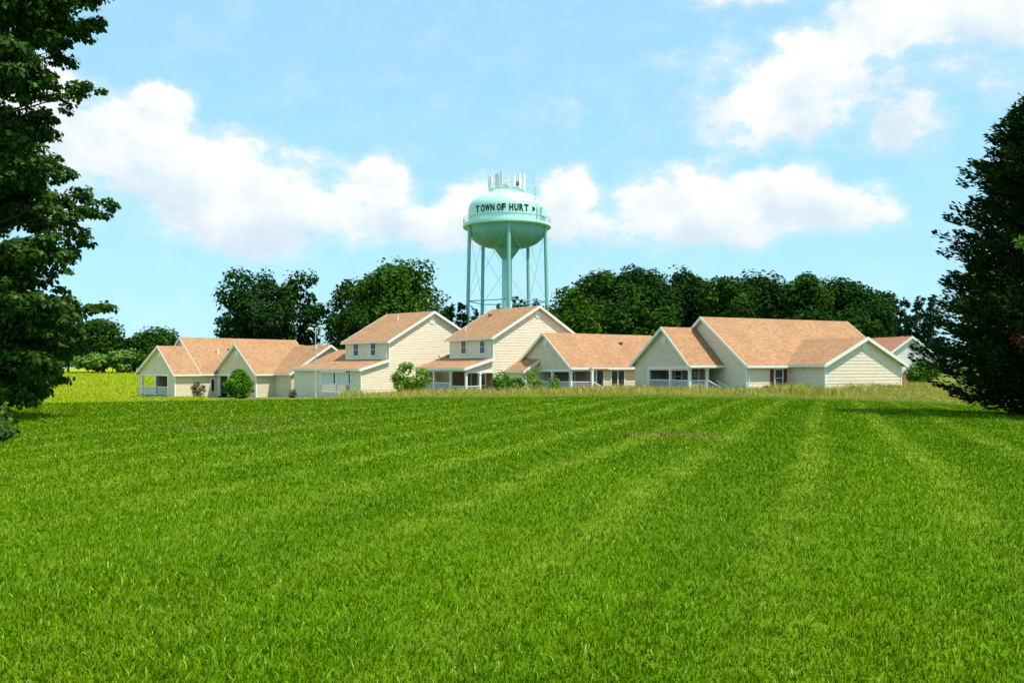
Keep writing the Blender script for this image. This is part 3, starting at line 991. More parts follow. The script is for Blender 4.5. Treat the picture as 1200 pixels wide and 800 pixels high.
# --- distant house half behind the cedar
h = House('house', 'far house with a pale gable and a brick lower corner, beyond the round bush', (49.5, 112), 15, 'siding_white', 'roof_dark', zbase=-1.6)
h.gable('v', 0, 9.5, 0, 6.6, 3.3, 3.7, 3.7, 5.78, rake0=.4, rake1=.4, eo=.45)
h.siding('A', 0, [(0, 3.6), (3.3, 5.6), (6.6, 3.6)], zb=.95)
h.siding('B', 0, [(0, 3.5), (9.5, 3.5)])
m_ = MB(); h.wbox(m_, 'A', 0, 0, 6.6, -1.6, .93, -.12, .04); h.part(m_, 'brick_wall', 'brick')
m_ = MB(); m_.box(6.5, 6.6, .1, 9.4, -1.6, 3.5); m_.box(0, 6.6, 9.4, 9.5, -1.6, 3.5); h.part(m_, 'end_wall', 'siding_white')
h.gable_vent('A', 0, 3.3, 4.9, .3)
h.done()

# ------------------------------------------------------------------ water tower
TX, TY = -.95, 160.0
tz = gz(TX, TY)
tw = empty('water_tower', (TX, TY, 0))
tag(tw, 'tall mint green legged water tower lettered TOWN OF HURT, with antennas on top', 'water tower')
RT = 7.25


def zpx(py): return EYE + (430 - py) * TY / 1000


zb, zbowl, ztop, zsh = zpx(268), zpx(291.5), zpx(226.5), zpx(250)
prof = [(0.02, ztop)]
for k in range(1, 13):
    a = math.pi / 2 * k / 12
    prof.append((RT * math.sin(a) ** .80, zsh + (ztop - zsh) * math.cos(a) ** .80))
prof += [(RT, zpx(258)), (RT, zb)]
m_ = MB(); m_.lathe(prof, 96); tank = m_.build('tank', MT['mint'], tw, True)
prof = []
for k in range(0, 13):
    a = math.pi / 2 * k / 12
    prof.append((max(RT * math.cos(a) ** .78, .9), zb - (zb - zbowl) * math.sin(a) ** .86))
m_ = MB(); m_.lathe(prof, 96)
m_.lathe([(2.5, zbowl + .35), (2.15, zbowl - .4), (1.3, zpx(301)), (.95, zpx(304))], 48)
m_.build('tank_bowl', MT['mint2'], tw, True)
m_ = MB(); m_.tube([(0, 0, tz - .3), (0, 0, zpx(303))], .95, 28); m_.build('riser_pipe', MT['mint'], tw, True)
# balcony, railing
m_ = MB(); m_.lathe([(RT, zpx(264)), (8.25, zpx(264)), (8.28, zpx(266.6)), (8.2, zpx(267.6)), (RT - .02, zpx(267.6))], 96)
bal = m_.build('balcony', MT['mint'], tw)
m_ = MB()
for rz_ in (zpx(257), zpx(260.3)):
    m_.tube([(8.15 * math.cos(t), 8.15 * math.sin(t), rz_) for t in np.linspace(0, 2 * math.pi, 73)], .035, 5, caps=False)
for k in range(36):
    t = 2 * math.pi * k / 36
    m_.tube([(8.15 * math.cos(t), 8.15 * math.sin(t), zpx(264)), (8.15 * math.cos(t), 8.15 * math.sin(t), zpx(257))], .03, 5)
m_.build('balcony_railing', MT['rod'], bal)
# five legs with a slight splay, struts and crossed rods between them
legs = []
for k in range(5):
    t = R(-90 + 3.0 + 72 * k)
    legs.append((math.cos(t), math.sin(t)))
RL0, RL1 = 8.0, 7.35
for (cx_, sy_) in legs:
    m_ = MB()
    m_.tube([(cx_ * RL0, sy_ * RL0, tz - .2), (cx_ * RL1, sy_ * RL1, zpx(266))], .33, 16)
    m_.tube([(cx_ * RL0, sy_ * RL0, tz - .3), (cx_ * RL0, sy_ * RL0, tz + .35)], .55, 12)
    m_.build('leg', MT['legs'], tw, False)
zs_ = [tz + .4, zpx(354), zpx(292)]
zmid = zpx(354)


def legp(k, z):
    f = (z - tz) / (zpx(266) - tz)
    rr = RL0 + (RL1 - RL0) * f
    return (legs[k][0] * rr, legs[k][1] * rr, z)


for k in range(5):
    j = (k + 1) % 5
    m_ = MB(); m_.tube([legp(k, zmid), legp(j, zmid)], .09, 8); m_.build('strut', MT['mint2'], tw)
    m_ = MB()
    for z0, z1 in ((tz + .6, zmid), (zmid, zpx(270))):
        m_.tube([legp(k, z0), legp(j, z1)], .032, 5); m_.tube([legp(j, z0), legp(k, z1)], .032, 5)
    m_.build('cross_rod', MT['rod'], tw)
# ladder up one leg and over the tank
m_ = MB()
a0 = R(-90 + 49)
for da in (-.02, .02):
    ca, sa = math.cos(a0 + da), math.sin(a0 + da)
    m_.tube([(ca * 7.32, sa * 7.32, zb), (ca * 7.32, sa * 7.32, zpx(250)), (ca * 6.9, sa * 6.9, zpx(242)), (ca * 6.9, sa * 6.9, zpx(225))], .05, 5)
for q in range(20):
    z_ = zb + q * .2
    m_.tube([(7.32 * math.cos(a0 - .02), 7.32 * math.sin(a0 - .02), z_), (7.32 * math.cos(a0 + .02), 7.32 * math.sin(a0 + .02), z_)], .025, 4)
m_.build('ladder', MT['rod'], tw)
# equipment cabinet painted mint at the right of the tank wall
m_ = MB()
for q in range(8):
    t0, t1 = R(-90 + 56 + q * 3), R(-90 + 59 + q * 3)
    lo = [(r * math.cos(t), r * math.sin(t), zpx(257)) for r, t in ((RT + .02, t0), (RT + .5, t0), (RT + .5, t1), (RT + .02, t1))]
    m_.hexa(lo, [(p[0], p[1], zpx(247.5)) for p in lo])
m_.build('cable_cabinet', MT['mint'], tw)
# platform ring and antennas
m_ = MB()
zt_ = ztop + .35
m_.lathe([(2.85, zt_), (3.25, zt_), (3.25, zt_ + .18), (2.85, zt_ + .18), (2.85, zt_)], 40)
for k in range(12):
    t = 2 * math.pi * k / 12
    m_.tube([(3.05 * math.cos(t), 3.05 * math.sin(t), ztop - .9), (3.05 * math.cos(t), 3.05 * math.sin(t), zt_ + 1.15)], .06, 6)
for zz in (zt_ + .65, zt_ + 1.1):
    m_.tube([(3.05 * math.cos(t), 3.05 * math.sin(t), zz) for t in np.linspace(0, 2 * math.pi, 41)], .045, 5, caps=False)
plat = m_.build('antenna_platform', MT['mint'], tw)
for (ang, hgt, w, up) in ((-160, 2.5, .34, .2), (-148, 2.1, .3, .3), (-122, 2.6, .42, .1), (-108, 2.7, .34, .2), (-84, 2.0, .3, .4), (-66, 2.0, .3, .3), (-46, 2.7, .40, .1),
                          (-25, 3.0, .42, .1), (-12, 2.8, .36, .2), (40, 2.6, .36, .2), (95, 2.6, .36, .2), (150, 2.6, .36, .2), (15, 2.2, .3, .3), (175, 2.4, .36, .2)):
    t = R(ang)
    c_, s_ = math.cos(t), math.sin(t)
    rr = 3.32
    m_ = MB()
    def q4(r0, r1, hw):
        return [(c_ * r0 - s_ * hw * sg, s_ * r0 + c_ * hw * sg) for r0, sg in ((r0, -1), (r1, -1), (r1, 1), (r0, 1))]
    q = q4(rr, rr + .22, w * .8)
    for zz in (zt_ + up + .35, zt_ + up + hgt * .7):
        q2 = q4(rr - .5, rr, .07); m_.hexa([(*p, zz) for p in q2], [(*p, zz + .1) for p in q2])
    m_.hexa([(*p, zt_ + up) for p in q], [(*p, zt_ + up + hgt) for p in q])
    m_.tube([(c_ * (rr - .1), s_ * (rr - .1), zt_), (c_ * (rr - .1), s_ * (rr - .1), zt_ + up + hgt * .95)], .05, 6)
    m_.build('panel_antenna', MT['antenna'], tw)
for (x_, y_, hh) in ((-2.2, 1, 4.1), (2.6, -.6, 3.6), (4.9, -2.6, 4.6)):
    m_ = MB(); zz = ztop - (.2 if abs(x_) < 3 else 1.6)
    m_.tube([(x_, y_, zz), (x_, y_, zz + hh)], .035, 5); m_.build('whip_antenna', MT['rod'], tw)
m_ = MB(); m_.box(-.9, .3, -1.2, .6, ztop - .2, ztop + 1.3); m_.box(-1, .4, -1.3, .7, ztop + 1.3, ztop + 1.42); m_.build('hatch_housing', MT['antenna'], tw)
m_ = MB(); m_.tube([(1.9, -2.6, zt_ + .8), (1.85, -2.9, zt_ + 1.0)], [.45, .38], 14); m_.build('dish_antenna', MT['dark_metal'], tw)
# lettering wrapped round the tank
zl0, zl1 = zpx(254.8), zpx(246.8)
LH = zl1 - zl0
chars = 'TOWN OF HURT'
px_c = [560, 566.3, 571.8, 577.6, None, 585, 590.6, None, 599.3, 605.3, 611, 616.8]
dg = None
m_ = MB()
for ch, pc in zip(chars, px_c):
    if pc is None: continue
    cu = bpy.data.curves.new('letter', 'FONT'); cu.body = ch; cu.size = 1.0; cu.offset = .04
    ob = bpy.data.objects.new('letter', cu); COL.objects.link(ob)
    dg = bpy.context.evaluated_depsgraph_get()
    me = ob.evaluated_get(dg).to_mesh()
    vs = np.array([v.co[:] for v in me.vertices]); fs = [tuple(p.vertices) for p in me.polygons]
    ob.evaluated_get(dg).to_mesh_clear()
    bpy.data.objects.remove(ob); bpy.data.curves.remove(cu)
    vs[:, 0] -= (vs[:, 0].min() + vs[:, 0].max()) / 2; vs[:, 1] -= vs[:, 1].min()
    vs[:, 1] *= LH / vs[:, 1].max()
    ang_c = math.asin(max(-.93, min(.93, (pc - 594.0) / 46.5)))
    wd = (vs[:, 0].max() - vs[:, 0].min())
    tgt = .74 if ch not in 'W' else .86
    vs[:, 0] *= tgt / wd / max(.8, math.cos(ang_c)) 
    off = len(m_.v)
    for x_, y_, _ in vs:
        for rr in (RT + .05,):
            aa = ang_c + x_ / RT
            m_.v.append((rr * math.sin(aa), -rr * math.cos(aa), zl0 + y_))
    for f in fs:
        m_.f.append(tuple(i + off for i in f)); m_.m.append(0)
lt = m_.build('lettering', MT['letter'], tw)
sm = lt.modifiers.new('thickness', 'SOLIDIFY'); sm.thickness = .06
# dark lozenge emblem after the name
m_ = MB(); ang = math.asin((625.2 - 594) / 46.5); zc = (zl0 + zl1) / 2 - .05
pts = [(-.28, .45), (.1, .30), (.36, 0), (.1, -.30), (-.28, -.45)]
fr, bk = [], []
for x_, y_ in pts:
    aa = ang + x_ / RT
    fr.append(((RT + .08) * math.sin(aa), -(RT + .08) * math.cos(aa), zc + y_)); bk.append(((RT - .02) * math.sin(aa), -(RT - .02) * math.cos(aa), zc + y_))
m_.face(fr)
for k in range(5):
    j = (k + 1) % 5; m_.face((fr[k], bk[k], bk[j], fr[j]))
m_.build('emblem', MT['letter'], tw)
# thin painted line under the name
m_ = MB()
m_.tube([((RT + .02) * math.sin(t), -(RT + .02) * math.cos(t), zpx(257.2)) for t in np.linspace(-1.2, 1.2, 40)], .05, 5)
m_.build('weld_seam', MT['mint2'], tw)

# ------------------------------------------------------------------ lamp post
LX, LY = -21.3, 92.5
lp = empty('street_lamp', (LX, LY, gz(LX, LY)))
tag(lp, 'slim street lamp with two white heads, in front of the left houses', 'street lamp')
lz = EYE + 45 * LY / 1000 - gz(LX, LY)
m_ = MB(); m_.tube([(0, 0, -.3), (0, 0, lz)], [.06, .04], 10); m_.tube([(0, 0, -.1), (0, 0, .5)], .10, 10); m_.build('pole', MT['steel'], lp)
m_ = MB(); m_.tube([(-.55, 0, lz - .1), (0, 0, lz - .35), (.55, 0, lz + .15)], .035, 8); m_.build('lamp_arm', MT['white'], lp)
for x_, z_ in ((-.55, lz - .05), (.55, lz + .2)):
    m_ = MB(); m_.tube([(x_ - .32, 0, z_ - .03), (x_ - .15, 0, z_ + .03), (x_ + .15, 0, z_ + .03), (x_ + .32, 0, z_ - .03)], [.05, .13, .13, .05], 10)
    m_.build('lamp_head', MT['lamp_lens'], lp)


# ------------------------------------------------------------------ foliage
def unit(v):
    return v / np.maximum(np.linalg.norm(v, axis=1, keepdims=True), 1e-9)


def leaf_quads(P, D, size, width=.5, rg=rng, Nn=None):
    """one rhombic leaf per point: base at P, pointing along D"""
    n = len(P)
    D = unit(D)
    S = unit(np.cross(D, unit(rg.normal(size=(n, 3))) if Nn is None else Nn))
    size = np.broadcast_to(size, (n,))[:, None] * rg.uniform(.7, 1.3, (n, 1))
    w = size * width * .5
    sag = np.array([0, 0, -1.0]) * size * .12
    v = np.stack([P, P + D * size * .5 + S * w, P + D * size + sag, P + D * size * .5 - S * w], 1).reshape(-1, 3)
    q = np.arange(n * 4).reshape(n, 4)
    return v, q


def blob_leaves(blobs, per_area, size, width=.6, rg=rng, shell=.5, out=.7, rough=.25, up=.15):
    """leaves spread through ellipsoid clumps (cx,cy,cz,rx,ry,rz)"""
    Ps, Ds, Ns = [], [], []
    for (cx, cy, cz, rx, ry, rz) in blobs:
        area = 4 * math.pi * ((rx * ry) ** 1.6 / 3 + (rx * rz) ** 1.6 / 3 + (ry * rz) ** 1.6 / 3) ** (1 / 1.6)
        n = max(12, int(area * per_area))
        d = unit(rg.normal(size=(n, 3)))
        # uneven surface: a few random bumps and hollows
        k = unit(rg.normal(size=(7, 3)))
        am = rg.uniform(-1, 1, 7)
        f = 1 + rough * (np.sin(3.0 * (d @ k.T) + am * 6) * np.abs(am)).sum(1) / 2
        r = (shell + (1 - shell) * rg.random(n) ** .6) * f
        P = d * r[:, None] * np.array([rx, ry, rz]) + np.array([cx, cy, cz])
        # leaf planes roughly follow the clump's surface, tips hang a little outward
        nn = unit(d * .8 + np.array([0, 0, .55]) + rg.normal(size=(n, 3)) * .38)
        t = unit(np.cross(nn, rg.normal(size=(n, 3)))) + d * out * .3 + np.array([0, 0, up - .25])
        Ps.append(P); Ds.append(t); Ns.append(nn)
    P = np.concatenate(Ps); D = np.concatenate(Ds)
    return leaf_quads(P, D, size, width, rg, np.concatenate(Ns))


def make_trunk(parent, h, r0, rg, limbs=6, spread=2.5, start=.3, lean=(0, 0), mat_='bark', seg=9):
    m = MB()
    pts, rad = [], []
    for k in range(7):
        f = k / 6
        pts.append((lean[0] * f + rg.normal() * .06 * h * .1 * (k > 0), lean[1] * f + rg.normal() * .06 * h * .1 * (k > 0), -.3 + (h + .3) * f))
        rad.append(r0 * (1.25 if k == 0 else 1) * (1 - .85 * f))
    m.tube(pts, rad, seg)
    for k in range(limbs):
        f = start + (.92 - start) * (k + .5) / limbs
        i = f * 6; a = int(i); t = i - a
        p = Vector(pts[a]).lerp(Vector(pts[min(a + 1, 6)]), t)
        an = k * 2.4 + rg.uniform(-.4, .4)
        L = spread * (1.1 - .6 * f) * rg.uniform(.8, 1.15)
        e = p + Vector((math.cos(an) * L, math.sin(an) * L, L * rg.uniform(.35, .8)))
        mid = p.lerp(e, .5) + Vector((0, 0, -.06 * L))
        rr = r0 * (1 - .85 * f) * .6
        m.tube([p, mid, e], [rr, rr * .65, rr * .2], 6)
        for s in range(2):
            e2 = mid.lerp(e, .3 + .3 * s) + Vector((rg.normal() * L * .3, rg.normal() * L * .3, L * .3))
            m.tube([mid.lerp(e, .1 + .3 * s), e2], [rr * .4, rr * .12], 5)
    return m.build('trunk', MT[mat_], parent)


def round_tree(x, y, H, Rw, material, label, seed, name='tree', cat='tree', group=None, clear=.18, leaf=.62, dens=2.3, nb=26, zbase=None, limbs=7, gaps=0.0, crownz=.58, trunk=True, flat=1.0):
    rg = np.random.default_rng(seed)
    z0 = gz(x, y) if zbase is None else zbase
    root = empty(name, (x, y, z0), 0)
    tag(root, label, cat, group)
    blobs = []
    zc = H * (clear + (1 - clear) * .52); hz = H * (1 - clear) * .5
    br = Rw * (.40 if gaps == 0 else .30)
    for k in range(nb):
        d = rg.normal(size=3); d /= np.linalg.norm(d)
        rr = rg.uniform(.45, 1.0) ** .5
        b = br * rg.uniform(.65, 1.25)
        cx, cy = d[0] * rr * (Rw - b * .75), d[1] * rr * (Rw - b * .75)
        cz = zc + d[2] * rr * (hz - b * .6)
        # narrower towards the bottom
        s = 1 - .35 * max(0, (zc - cz) / hz)
        blobs.append((cx * s, cy * s, cz, b * 1.12, b * 1.12, b * .82 * flat))
    if gaps == 0:
        blobs.append((0, 0, zc, Rw * .62, Rw * .62, hz * .68))
    v, q = blob_leaves(blobs, dens * 1.7, leaf, .75, rg, shell=.5, rough=.3)
    var = rg.random(len(q))
    np_mesh('crown', v, q, material, root, var)
    if trunk:
        make_trunk(root, H * .82, max(.12, H * .018), rg, limbs, Rw * .8)
    return root


def spire_tree(x, y, H, Rw, material, label, seed, name='conifer_tree', group=None, leaf=.5, n=260, tw=10, clear=.08):
    """small distant conifer made of whorled boughs"""
    rg = np.random.default_rng(seed)
    z0 = gz(x, y)
    root = empty(name, (x, y, z0))
    tag(root, label, 'tree', group)
    f = rg.random(n) ** 1.15
    z = H * (clear + (1 - clear) * f)
    r = Rw * (1 - f) ** .85 * rg.uniform(.7, 1.12, n) + .1
    a = rg.uniform(0, 2 * math.pi, n)
    P = []; D = []
    for k in range(n):
        t = rg.random(tw) ** .7
        d = np.stack([np.full(tw, math.cos(a[k])), np.full(tw, math.sin(a[k])), np.full(tw, .12)], 1)
        p = np.stack([math.cos(a[k]) * r[k] * t, math.sin(a[k]) * r[k] * t, z[k] + r[k] * (.15 * t - .12)], 1) + rg.normal(size=(tw, 3)) * .12
        P.append(p); D.append(d + rg.normal(size=(tw, 3)) * .45)
    v, q = leaf_quads(np.concatenate(P), np.concatenate(D), leaf, .42, rg)
    np_mesh('crown', v, q, material, root, rg.random(len(q)))
    m = MB(); m.tube([(0, 0, -.3), (0, 0, H * .97)], [max(.1, H * .016), .02], 7); m.build('trunk', MT['bark'], root)
    return root


def px_at(px, Y): return (px - 600) / 1000 * Y


def top_h(px, py, Y):
    return EYE + (430 - py) * Y / 1000 - gz(px_at(px, Y), Y)


# the pair of big trees behind the left houses: (px, top py, half width px, Y, material, gaps)
GP = 'big trees behind the left houses'
for i, (px, py, hw, Yd, mt, gp, lb) in enumerate((
        (300, 312, 53, 138, 'oakdark', 1, 'dark open crowned tree behind the leftmost cottage, sky showing through it'),
        (352, 315, 35, 143, 'oakdark', 1, 'slim dark tree between the open crowned tree and the bright green one'),
        (462, 298, 60, 140, 'oaklight', 0, 'tallest bright green tree behind the two storey house with narrow windows'),
        (404, 324, 26, 145, 'oak', 1, 'smaller tree leaning against the left flank of the tallest bright green tree'),
        (415, 355, 40, 133, 'oak', 0, 'low dense tree under the bright green one, behind the street lamp'),
        (268, 365, 20, 141, 'oakdark', 1, 'low outlying tree at the left edge of the dark open crowned tree'))):
    x = px_at(px, Yd)
    round_tree(x, Yd, top_h(px, py, Yd), hw * Yd / 1000, FO[mt], lb, 100 + i, 'broadleaf_tree', 'tree', GP, clear=.1, leaf=.6 if gp else .62,
               dens=2.6 if gp else 2.5, nb=46 if gp else 38, gaps=gp, limbs=9)

# woodland to the right of the tower
WG = 'woodland trees behind the right houses'
WOOD = [
    (672, 335, 34, 172, 'oaklight', 'bright tree at the left end of the woodland, sloping down to the water tower'),
    (712, 313, 44, 176, 'oak', 'tall woodland tree behind the left half of the middle cottage roof'),
    (752, 302, 42, 178, 'oakdark', 'highest woodland tree, its top just right of the water tower side'),
    (808, 313, 33, 186, 'oakdark', 'dark woodland tree behind the gable peak of the big house'),
    (846, 311, 31, 176, 'oak', 'woodland tree over the left half of the big tan roof'),
    (889, 321, 40, 184, 'oakdark', 'shadowy woodland tree over the middle of the big tan roof'),
    (941, 317, 34, 178, 'oak', 'woodland tree over the right half of the big tan roof'),
    (980, 322, 38, 183, 'oakdark', 'woodland tree above the right end of the big roof ridge'),
    (1015, 330, 31, 180, 'oakdark', 'last woodland tree at the right, rounding down to the sky gap'),
    (690, 352, 36, 150, 'oaklight', 'lower bright tree in front of the wood, behind the nearer two storey house'),
    (735, 349, 30, 148, 'oak', 'lower tree in front of the wood, above the middle cottage ridge'),
    (778, 362, 28, 146, 'oaklight', 'low leafy tree between the middle cottage and the corner porch gable'),
    (640, 356, 18, 158, 'oak', 'small tree right behind the right legs of the water tower'),
    (1000, 365, 30, 152, 'oak', 'low tree behind the junction of the big roof and its front wing'),
]
for i, (px, py, hw, Yd, mt, lb) in enumerate(WOOD):
    round_tree(px_at(px, Yd), Yd, top_h(px, py, Yd), hw * Yd / 1000 * 1.12, FO[mt], lb, 200 + i, 'woodland_tree', 'tree', WG, clear=.06, leaf=.72, dens=1.9, nb=34, limbs=5)
# a denser screen of tree bases deeper in the wood
for i, px in enumerate(range(690, 1030, 42)):
    Yd = 196
    round_tree(px_at(px, Yd), Yd, top_h(px, 326 + (i % 3) * 4, Yd), 30 * Yd / 1000, FO['oakdark'], ['dark tree deep in the wood seen between the nearer crowns'][0], 300 + i, 'woodland_tree', 'tree', 'trees deep inside the woodland', clear=.0, leaf=1.0, dens=1.0, nb=20, limbs=3)

# small conifers in the gaps
CG = 'small far conifers'
CON = [(519, 362, 9, 150, 'small spire conifer right of the far two storey house gable'), (527, 358, 6, 152, 'thin pointed conifer beside the leftmost tower leg'),
       (541, 356, 10, 156, 'dark conifer just left of the leftmost tower leg'), (556, 362, 10, 170, 'low conifer between the two left tower legs'),
       (586, 356, 9, 185, 'small far conifer left of the tower riser'), (604, 348, 10, 190, 'ragged far conifer right of the tower riser'),
       (613, 352, 9, 192, 'blunt far conifer between riser and right legs'), (628, 350, 11, 188, 'bushy far conifer between the two right tower legs'),
       (1060, 352, 15, 140, 'see through pine in the gap right of the woodland'), (1078, 347, 15, 138, 'tallest pine in the gap left of the big cedar'),
       (1094, 350, 14, 142, 'pine touching the left edge of the big cedar'), (1068, 372, 14, 136, 'short pine under the see through pine'), (1087, 378, 18, 134, 'low dense pine behind the round bush')]
for i, (px, py, hw, Yd, lb) in enumerate(CON):
    spire_tree(px_at(px, Yd), Yd, top_h(px, py, Yd), hw * Yd / 1000 * 1.15, FO['pine'], lb, 400 + i, group=CG, leaf=.75, n=150 if i < 8 else 120, tw=9)

# trees beyond the hay field at the left
FG = 'trees beyond the hay field'
for i, (px, py, hw, Yd, mt, lb) in enumerate((
        (189, 379, 34, 250, 'oak', 'round hedgerow tree just left of the leftmost cottage gable'),
        (158, 392, 22, 246, 'oakdark', 'dark tree left of the round hedgerow tree'),
        (116, 371, 34, 255, 'oak', 'tall hedgerow tree seen below the near maple boughs'),
        (80, 374, 34, 252, 'oakdark', 'hedgerow tree half hidden by the near maple'),
        (222, 400, 16, 244, 'oakdark', 'low tree behind the dormer peak of the leftmost cottage'),
        (112, 412, 22, 240, 'pale', 'pale shrub at the top edge of the hay field, left one'),
        (146, 408, 20, 241, 'pale', 'pale shrub at the top edge of the hay field, beside the dark tree'),
        (176, 404, 18, 240, 'oaklight', 'mid green shrub at the field edge below the round hedgerow tree'))):
    round_tree(px_at(px, Yd), Yd, top_h(px, py, Yd), hw * Yd / 1000 * 1.05, FO[mt], lb, 500 + i, 'hedgerow_tree', 'tree', FG, clear=.02, leaf=.95, dens=1.3, nb=24, limbs=4, flat=.8)


# --- bushes beside the houses
def bush(px, py, hw, Yd, hpx, mt, label, seed, name='bush', nb=16, leaf=.2, dens=16, sprawl=False):
    x = px_at(px, Yd)
    rg = np.random.default_rng(seed)
    z0 = gz(x, Yd)
    root = empty(name, (x, Yd, z0)); tag(root, label, 'bush', 'bushes by the houses')
    H = EYE + (430 - py) * Yd / 1000 - z0
    Rw = hw * Yd / 1000
    blobs = [] if sprawl else [(0, 0, H * .48, Rw * .8, Rw * .8, H * .44)]
    for k in range(nb):
        d = rg.normal(size=3); d /= np.linalg.norm(d)
        b = Rw * rg.uniform(.22, .38)
        zz = H * .5 + d[2] * (H * .5 - b * .6)
        sc = 1.0 if not sprawl else .6 + .5 * zz / H
        blobs.append((d[0] * (Rw - b) * sc, d[1] * (Rw - b) * sc, max(zz, b * .5), b, b, b * (.75 if not sprawl else .6)))
    v, q = blob_leaves(blobs, dens * (2.2 if sprawl else 3.2), leaf * 1.15, .7, rg, shell=.6, rough=.2)
    np_mesh('foliage', v, q, FO[mt], root, rg.random(len(q)))
    m = MB()
    for k in range(5):
        a = k * 1.26
        m.tube([(0, 0, -.1), (math.cos(a) * Rw * .2, math.sin(a) * Rw * .2, H * .3), (math.cos(a) * Rw * .4, math.sin(a) * Rw * .4, H * .6)], [.06, .04, .015], 5)
    m.build('stem', MT['bark'], root)


bush(280, 432, 18, 100, 0, 'bush', 'dense rounded green bush before the second porch gable of the left cottage', 1, dens=20)
bush(232, 446, 9, 106, 0, 'red', 'small bronze shrub against the left cottage wall', 2, nb=8, leaf=.16, dens=18)
bush(343, 455, 7, 98, 0, 'red', 'tiny brownish shrub at the left cottage corner', 3, nb=5, leaf=.14, dens=20)
bush(481, 424, 27, 90, 0, 'lilac', 'wide sprawling leafy bush between the two storey houses', 4, nb=22, leaf=.24, dens=11, sprawl=True)
bush(589, 432, 15, 86, 0, 'bush', 'upright green bush at the left corner of the middle cottage gable', 5, nb=10, leaf=.2)
bush(606, 440, 12, 85, 0, 'bush', 'lower bush touching the upright one, under the middle gable eave', 6, nb=8, leaf=.2)
bush(629, 430, 17, 84, 0, 'lilac', 'loose light green bush before the middle cottage porch', 7, nb=14, leaf=.24, dens=11, sprawl=True)
bush(650, 439, 9, 84, 0, 'bush', 'narrow bush right of the loose light green one', 8, nb=7, leaf=.2)
bush(1080, 420, 20, 98, 0, 'bush', 'big round green bush left of the cedar, before the far pale house', 9, nb=18, leaf=.24, dens=15)
bush(1003, 452, 13, 75.5, 0, 'bush', 'low clipped shrub under the sunlit gable wall, left one', 10, nb=9, leaf=.14, dens=24)
bush(1040, 451, 16, 77, 0, 'bush', 'low spreading shrub under the right corner of the sunlit gable wall', 11, nb=9, leaf=.14, dens=24)
bush(901, 451, 11, 75.5, 0, 'red', 'low brownish shrub beneath the shuttered window', 12, nb=8, leaf=.14, dens=24)


# --- big cedar at the right
def cedar(x, y, H):
    rg = np.random.default_rng(77)
    root = empty('cedar_tree', (x, y, gz(x, y)))
    tag(root, 'big dark cedar standing on the lawn at the right edge, branches to the ground', 'tree')
    prof_z = np.array([0, .3, .8, 1.6, 4.8, 5.7, 6.7, 8.0, 9.5, 10.4, 11.4, 12.3, H])
    prof_r = np.array([2.6, 4.0, 4.5, 4.6, 4.5, 3.8, 3.1, 2.8, 2.65, 2.0, 1.25, .55, .05])
    nb = 1250
    z = H * rg.random(nb) ** 1.05
    a = rg.uniform(0, 2 * math.pi, nb)
    lob = 1 + .10 * np.sin(a * 3 + z * .9) + .07 * np.sin(a * 5 - z * 1.7)
    r = np.interp(z, prof_z, prof_r) * rg.uniform(.68, 1.12, nb) * lob
    # a few boughs grouped into projecting sprays
    grp = np.floor(z * 1.3) * 7 + np.floor(a * 2.2)
    r *= .76 + .38 * np.modf(np.abs(np.sin(grp * 12.9898) * 43758.5453))[0]
    Ps, Ds, Sz, Va = [], [], [], []
    for k in range(nb):
        ca, sa = math.cos(a[k]), math.sin(a[k])
        n = int(60 + 80 * r[k] / 4)
        t = .12 + .88 * rg.random(n) ** .6
        rise = .30 * r[k] * (t ** 2) - .12 * r[k] * t
        side = rg.normal(size=n) * (.30 * (1.12 - t) * r[k] * .5 + .05)
        zz = z[k] + rise + rg.normal(size=n) * .09
        p = np.stack([ca * r[k] * t - sa * side, sa * r[k] * t + ca * side, np.maximum(zz, .06)], 1)
        d = np.stack([np.full(n, ca) - sa * np.sign(side) * .5, np.full(n, sa) + ca * np.sign(side) * .5, .35 + .3 * t], 1) + rg.normal(size=(n, 3)) * .30
        Ps.append(p); Ds.append(d); Sz.append(np.full(n, .23)); Va.append(np.clip(rg.random(n) * .75 + .25 * t * rg.random(), 0, 1))
    P, D = np.concatenate(Ps), np.concatenate(Ds)
    v, q = leaf_quads(P, D, np.concatenate(Sz), .34, rg)
    np_mesh('crown', v, q, FO['cedar'], root, np.concatenate(Va))
    m = MB(); m.tube([(0, 0, -.3), (0, 0, 1.2), (0, 0, H * .95)], [.42, .33, .03], 12)
    for k in range(60):
        zz = .6 + (H - 1.5) * k / 60; an = k * 2.4
        rr = np.interp(zz, prof_z, prof_r) * .8
        m.tube([(0, 0, zz), (math.cos(an) * rr * .5, math.sin(an) * rr * .5, zz - .05 * rr), (math.cos(an) * rr, math.sin(an) * rr, zz + .15 * rr)], [.07, .05, .015], 5)
    m.build('trunk', MT['bark'], root)
    # a rusty dead bough and a fresh shoot on the camera side, each with its twig
    for nm, mt_, a_, b_, n in (('dead_bough', 'dead', (-2.2, -1.7, 2.2), (-3.3, -2.75, 2.9), 170), ('fresh_shoot', 'fresh', (-1.9, -1.6, 5.8), (-3.1, -2.5, 6.15), 110)):
        t_ = rg.random((n, 1)) ** .6
        p = np.array(a_) * (1 - t_) + np.array(b_) * t_ + rg.normal(size=(n, 3)) * .035
        v, q = leaf_quads(p, rg.normal(size=(n, 3)) * .6 + np.array([-.5, -.6, .1]), .26, .3, rg)
        o = np_mesh(nm, v, q, FO[mt_], root, rg.random(n))
        m = MB(); m.tube([a_, b_], [.03, .01], 5); m.build('twig', MT['bark'], o)
    return root


cedar(20.3, 31.5, 13.3)


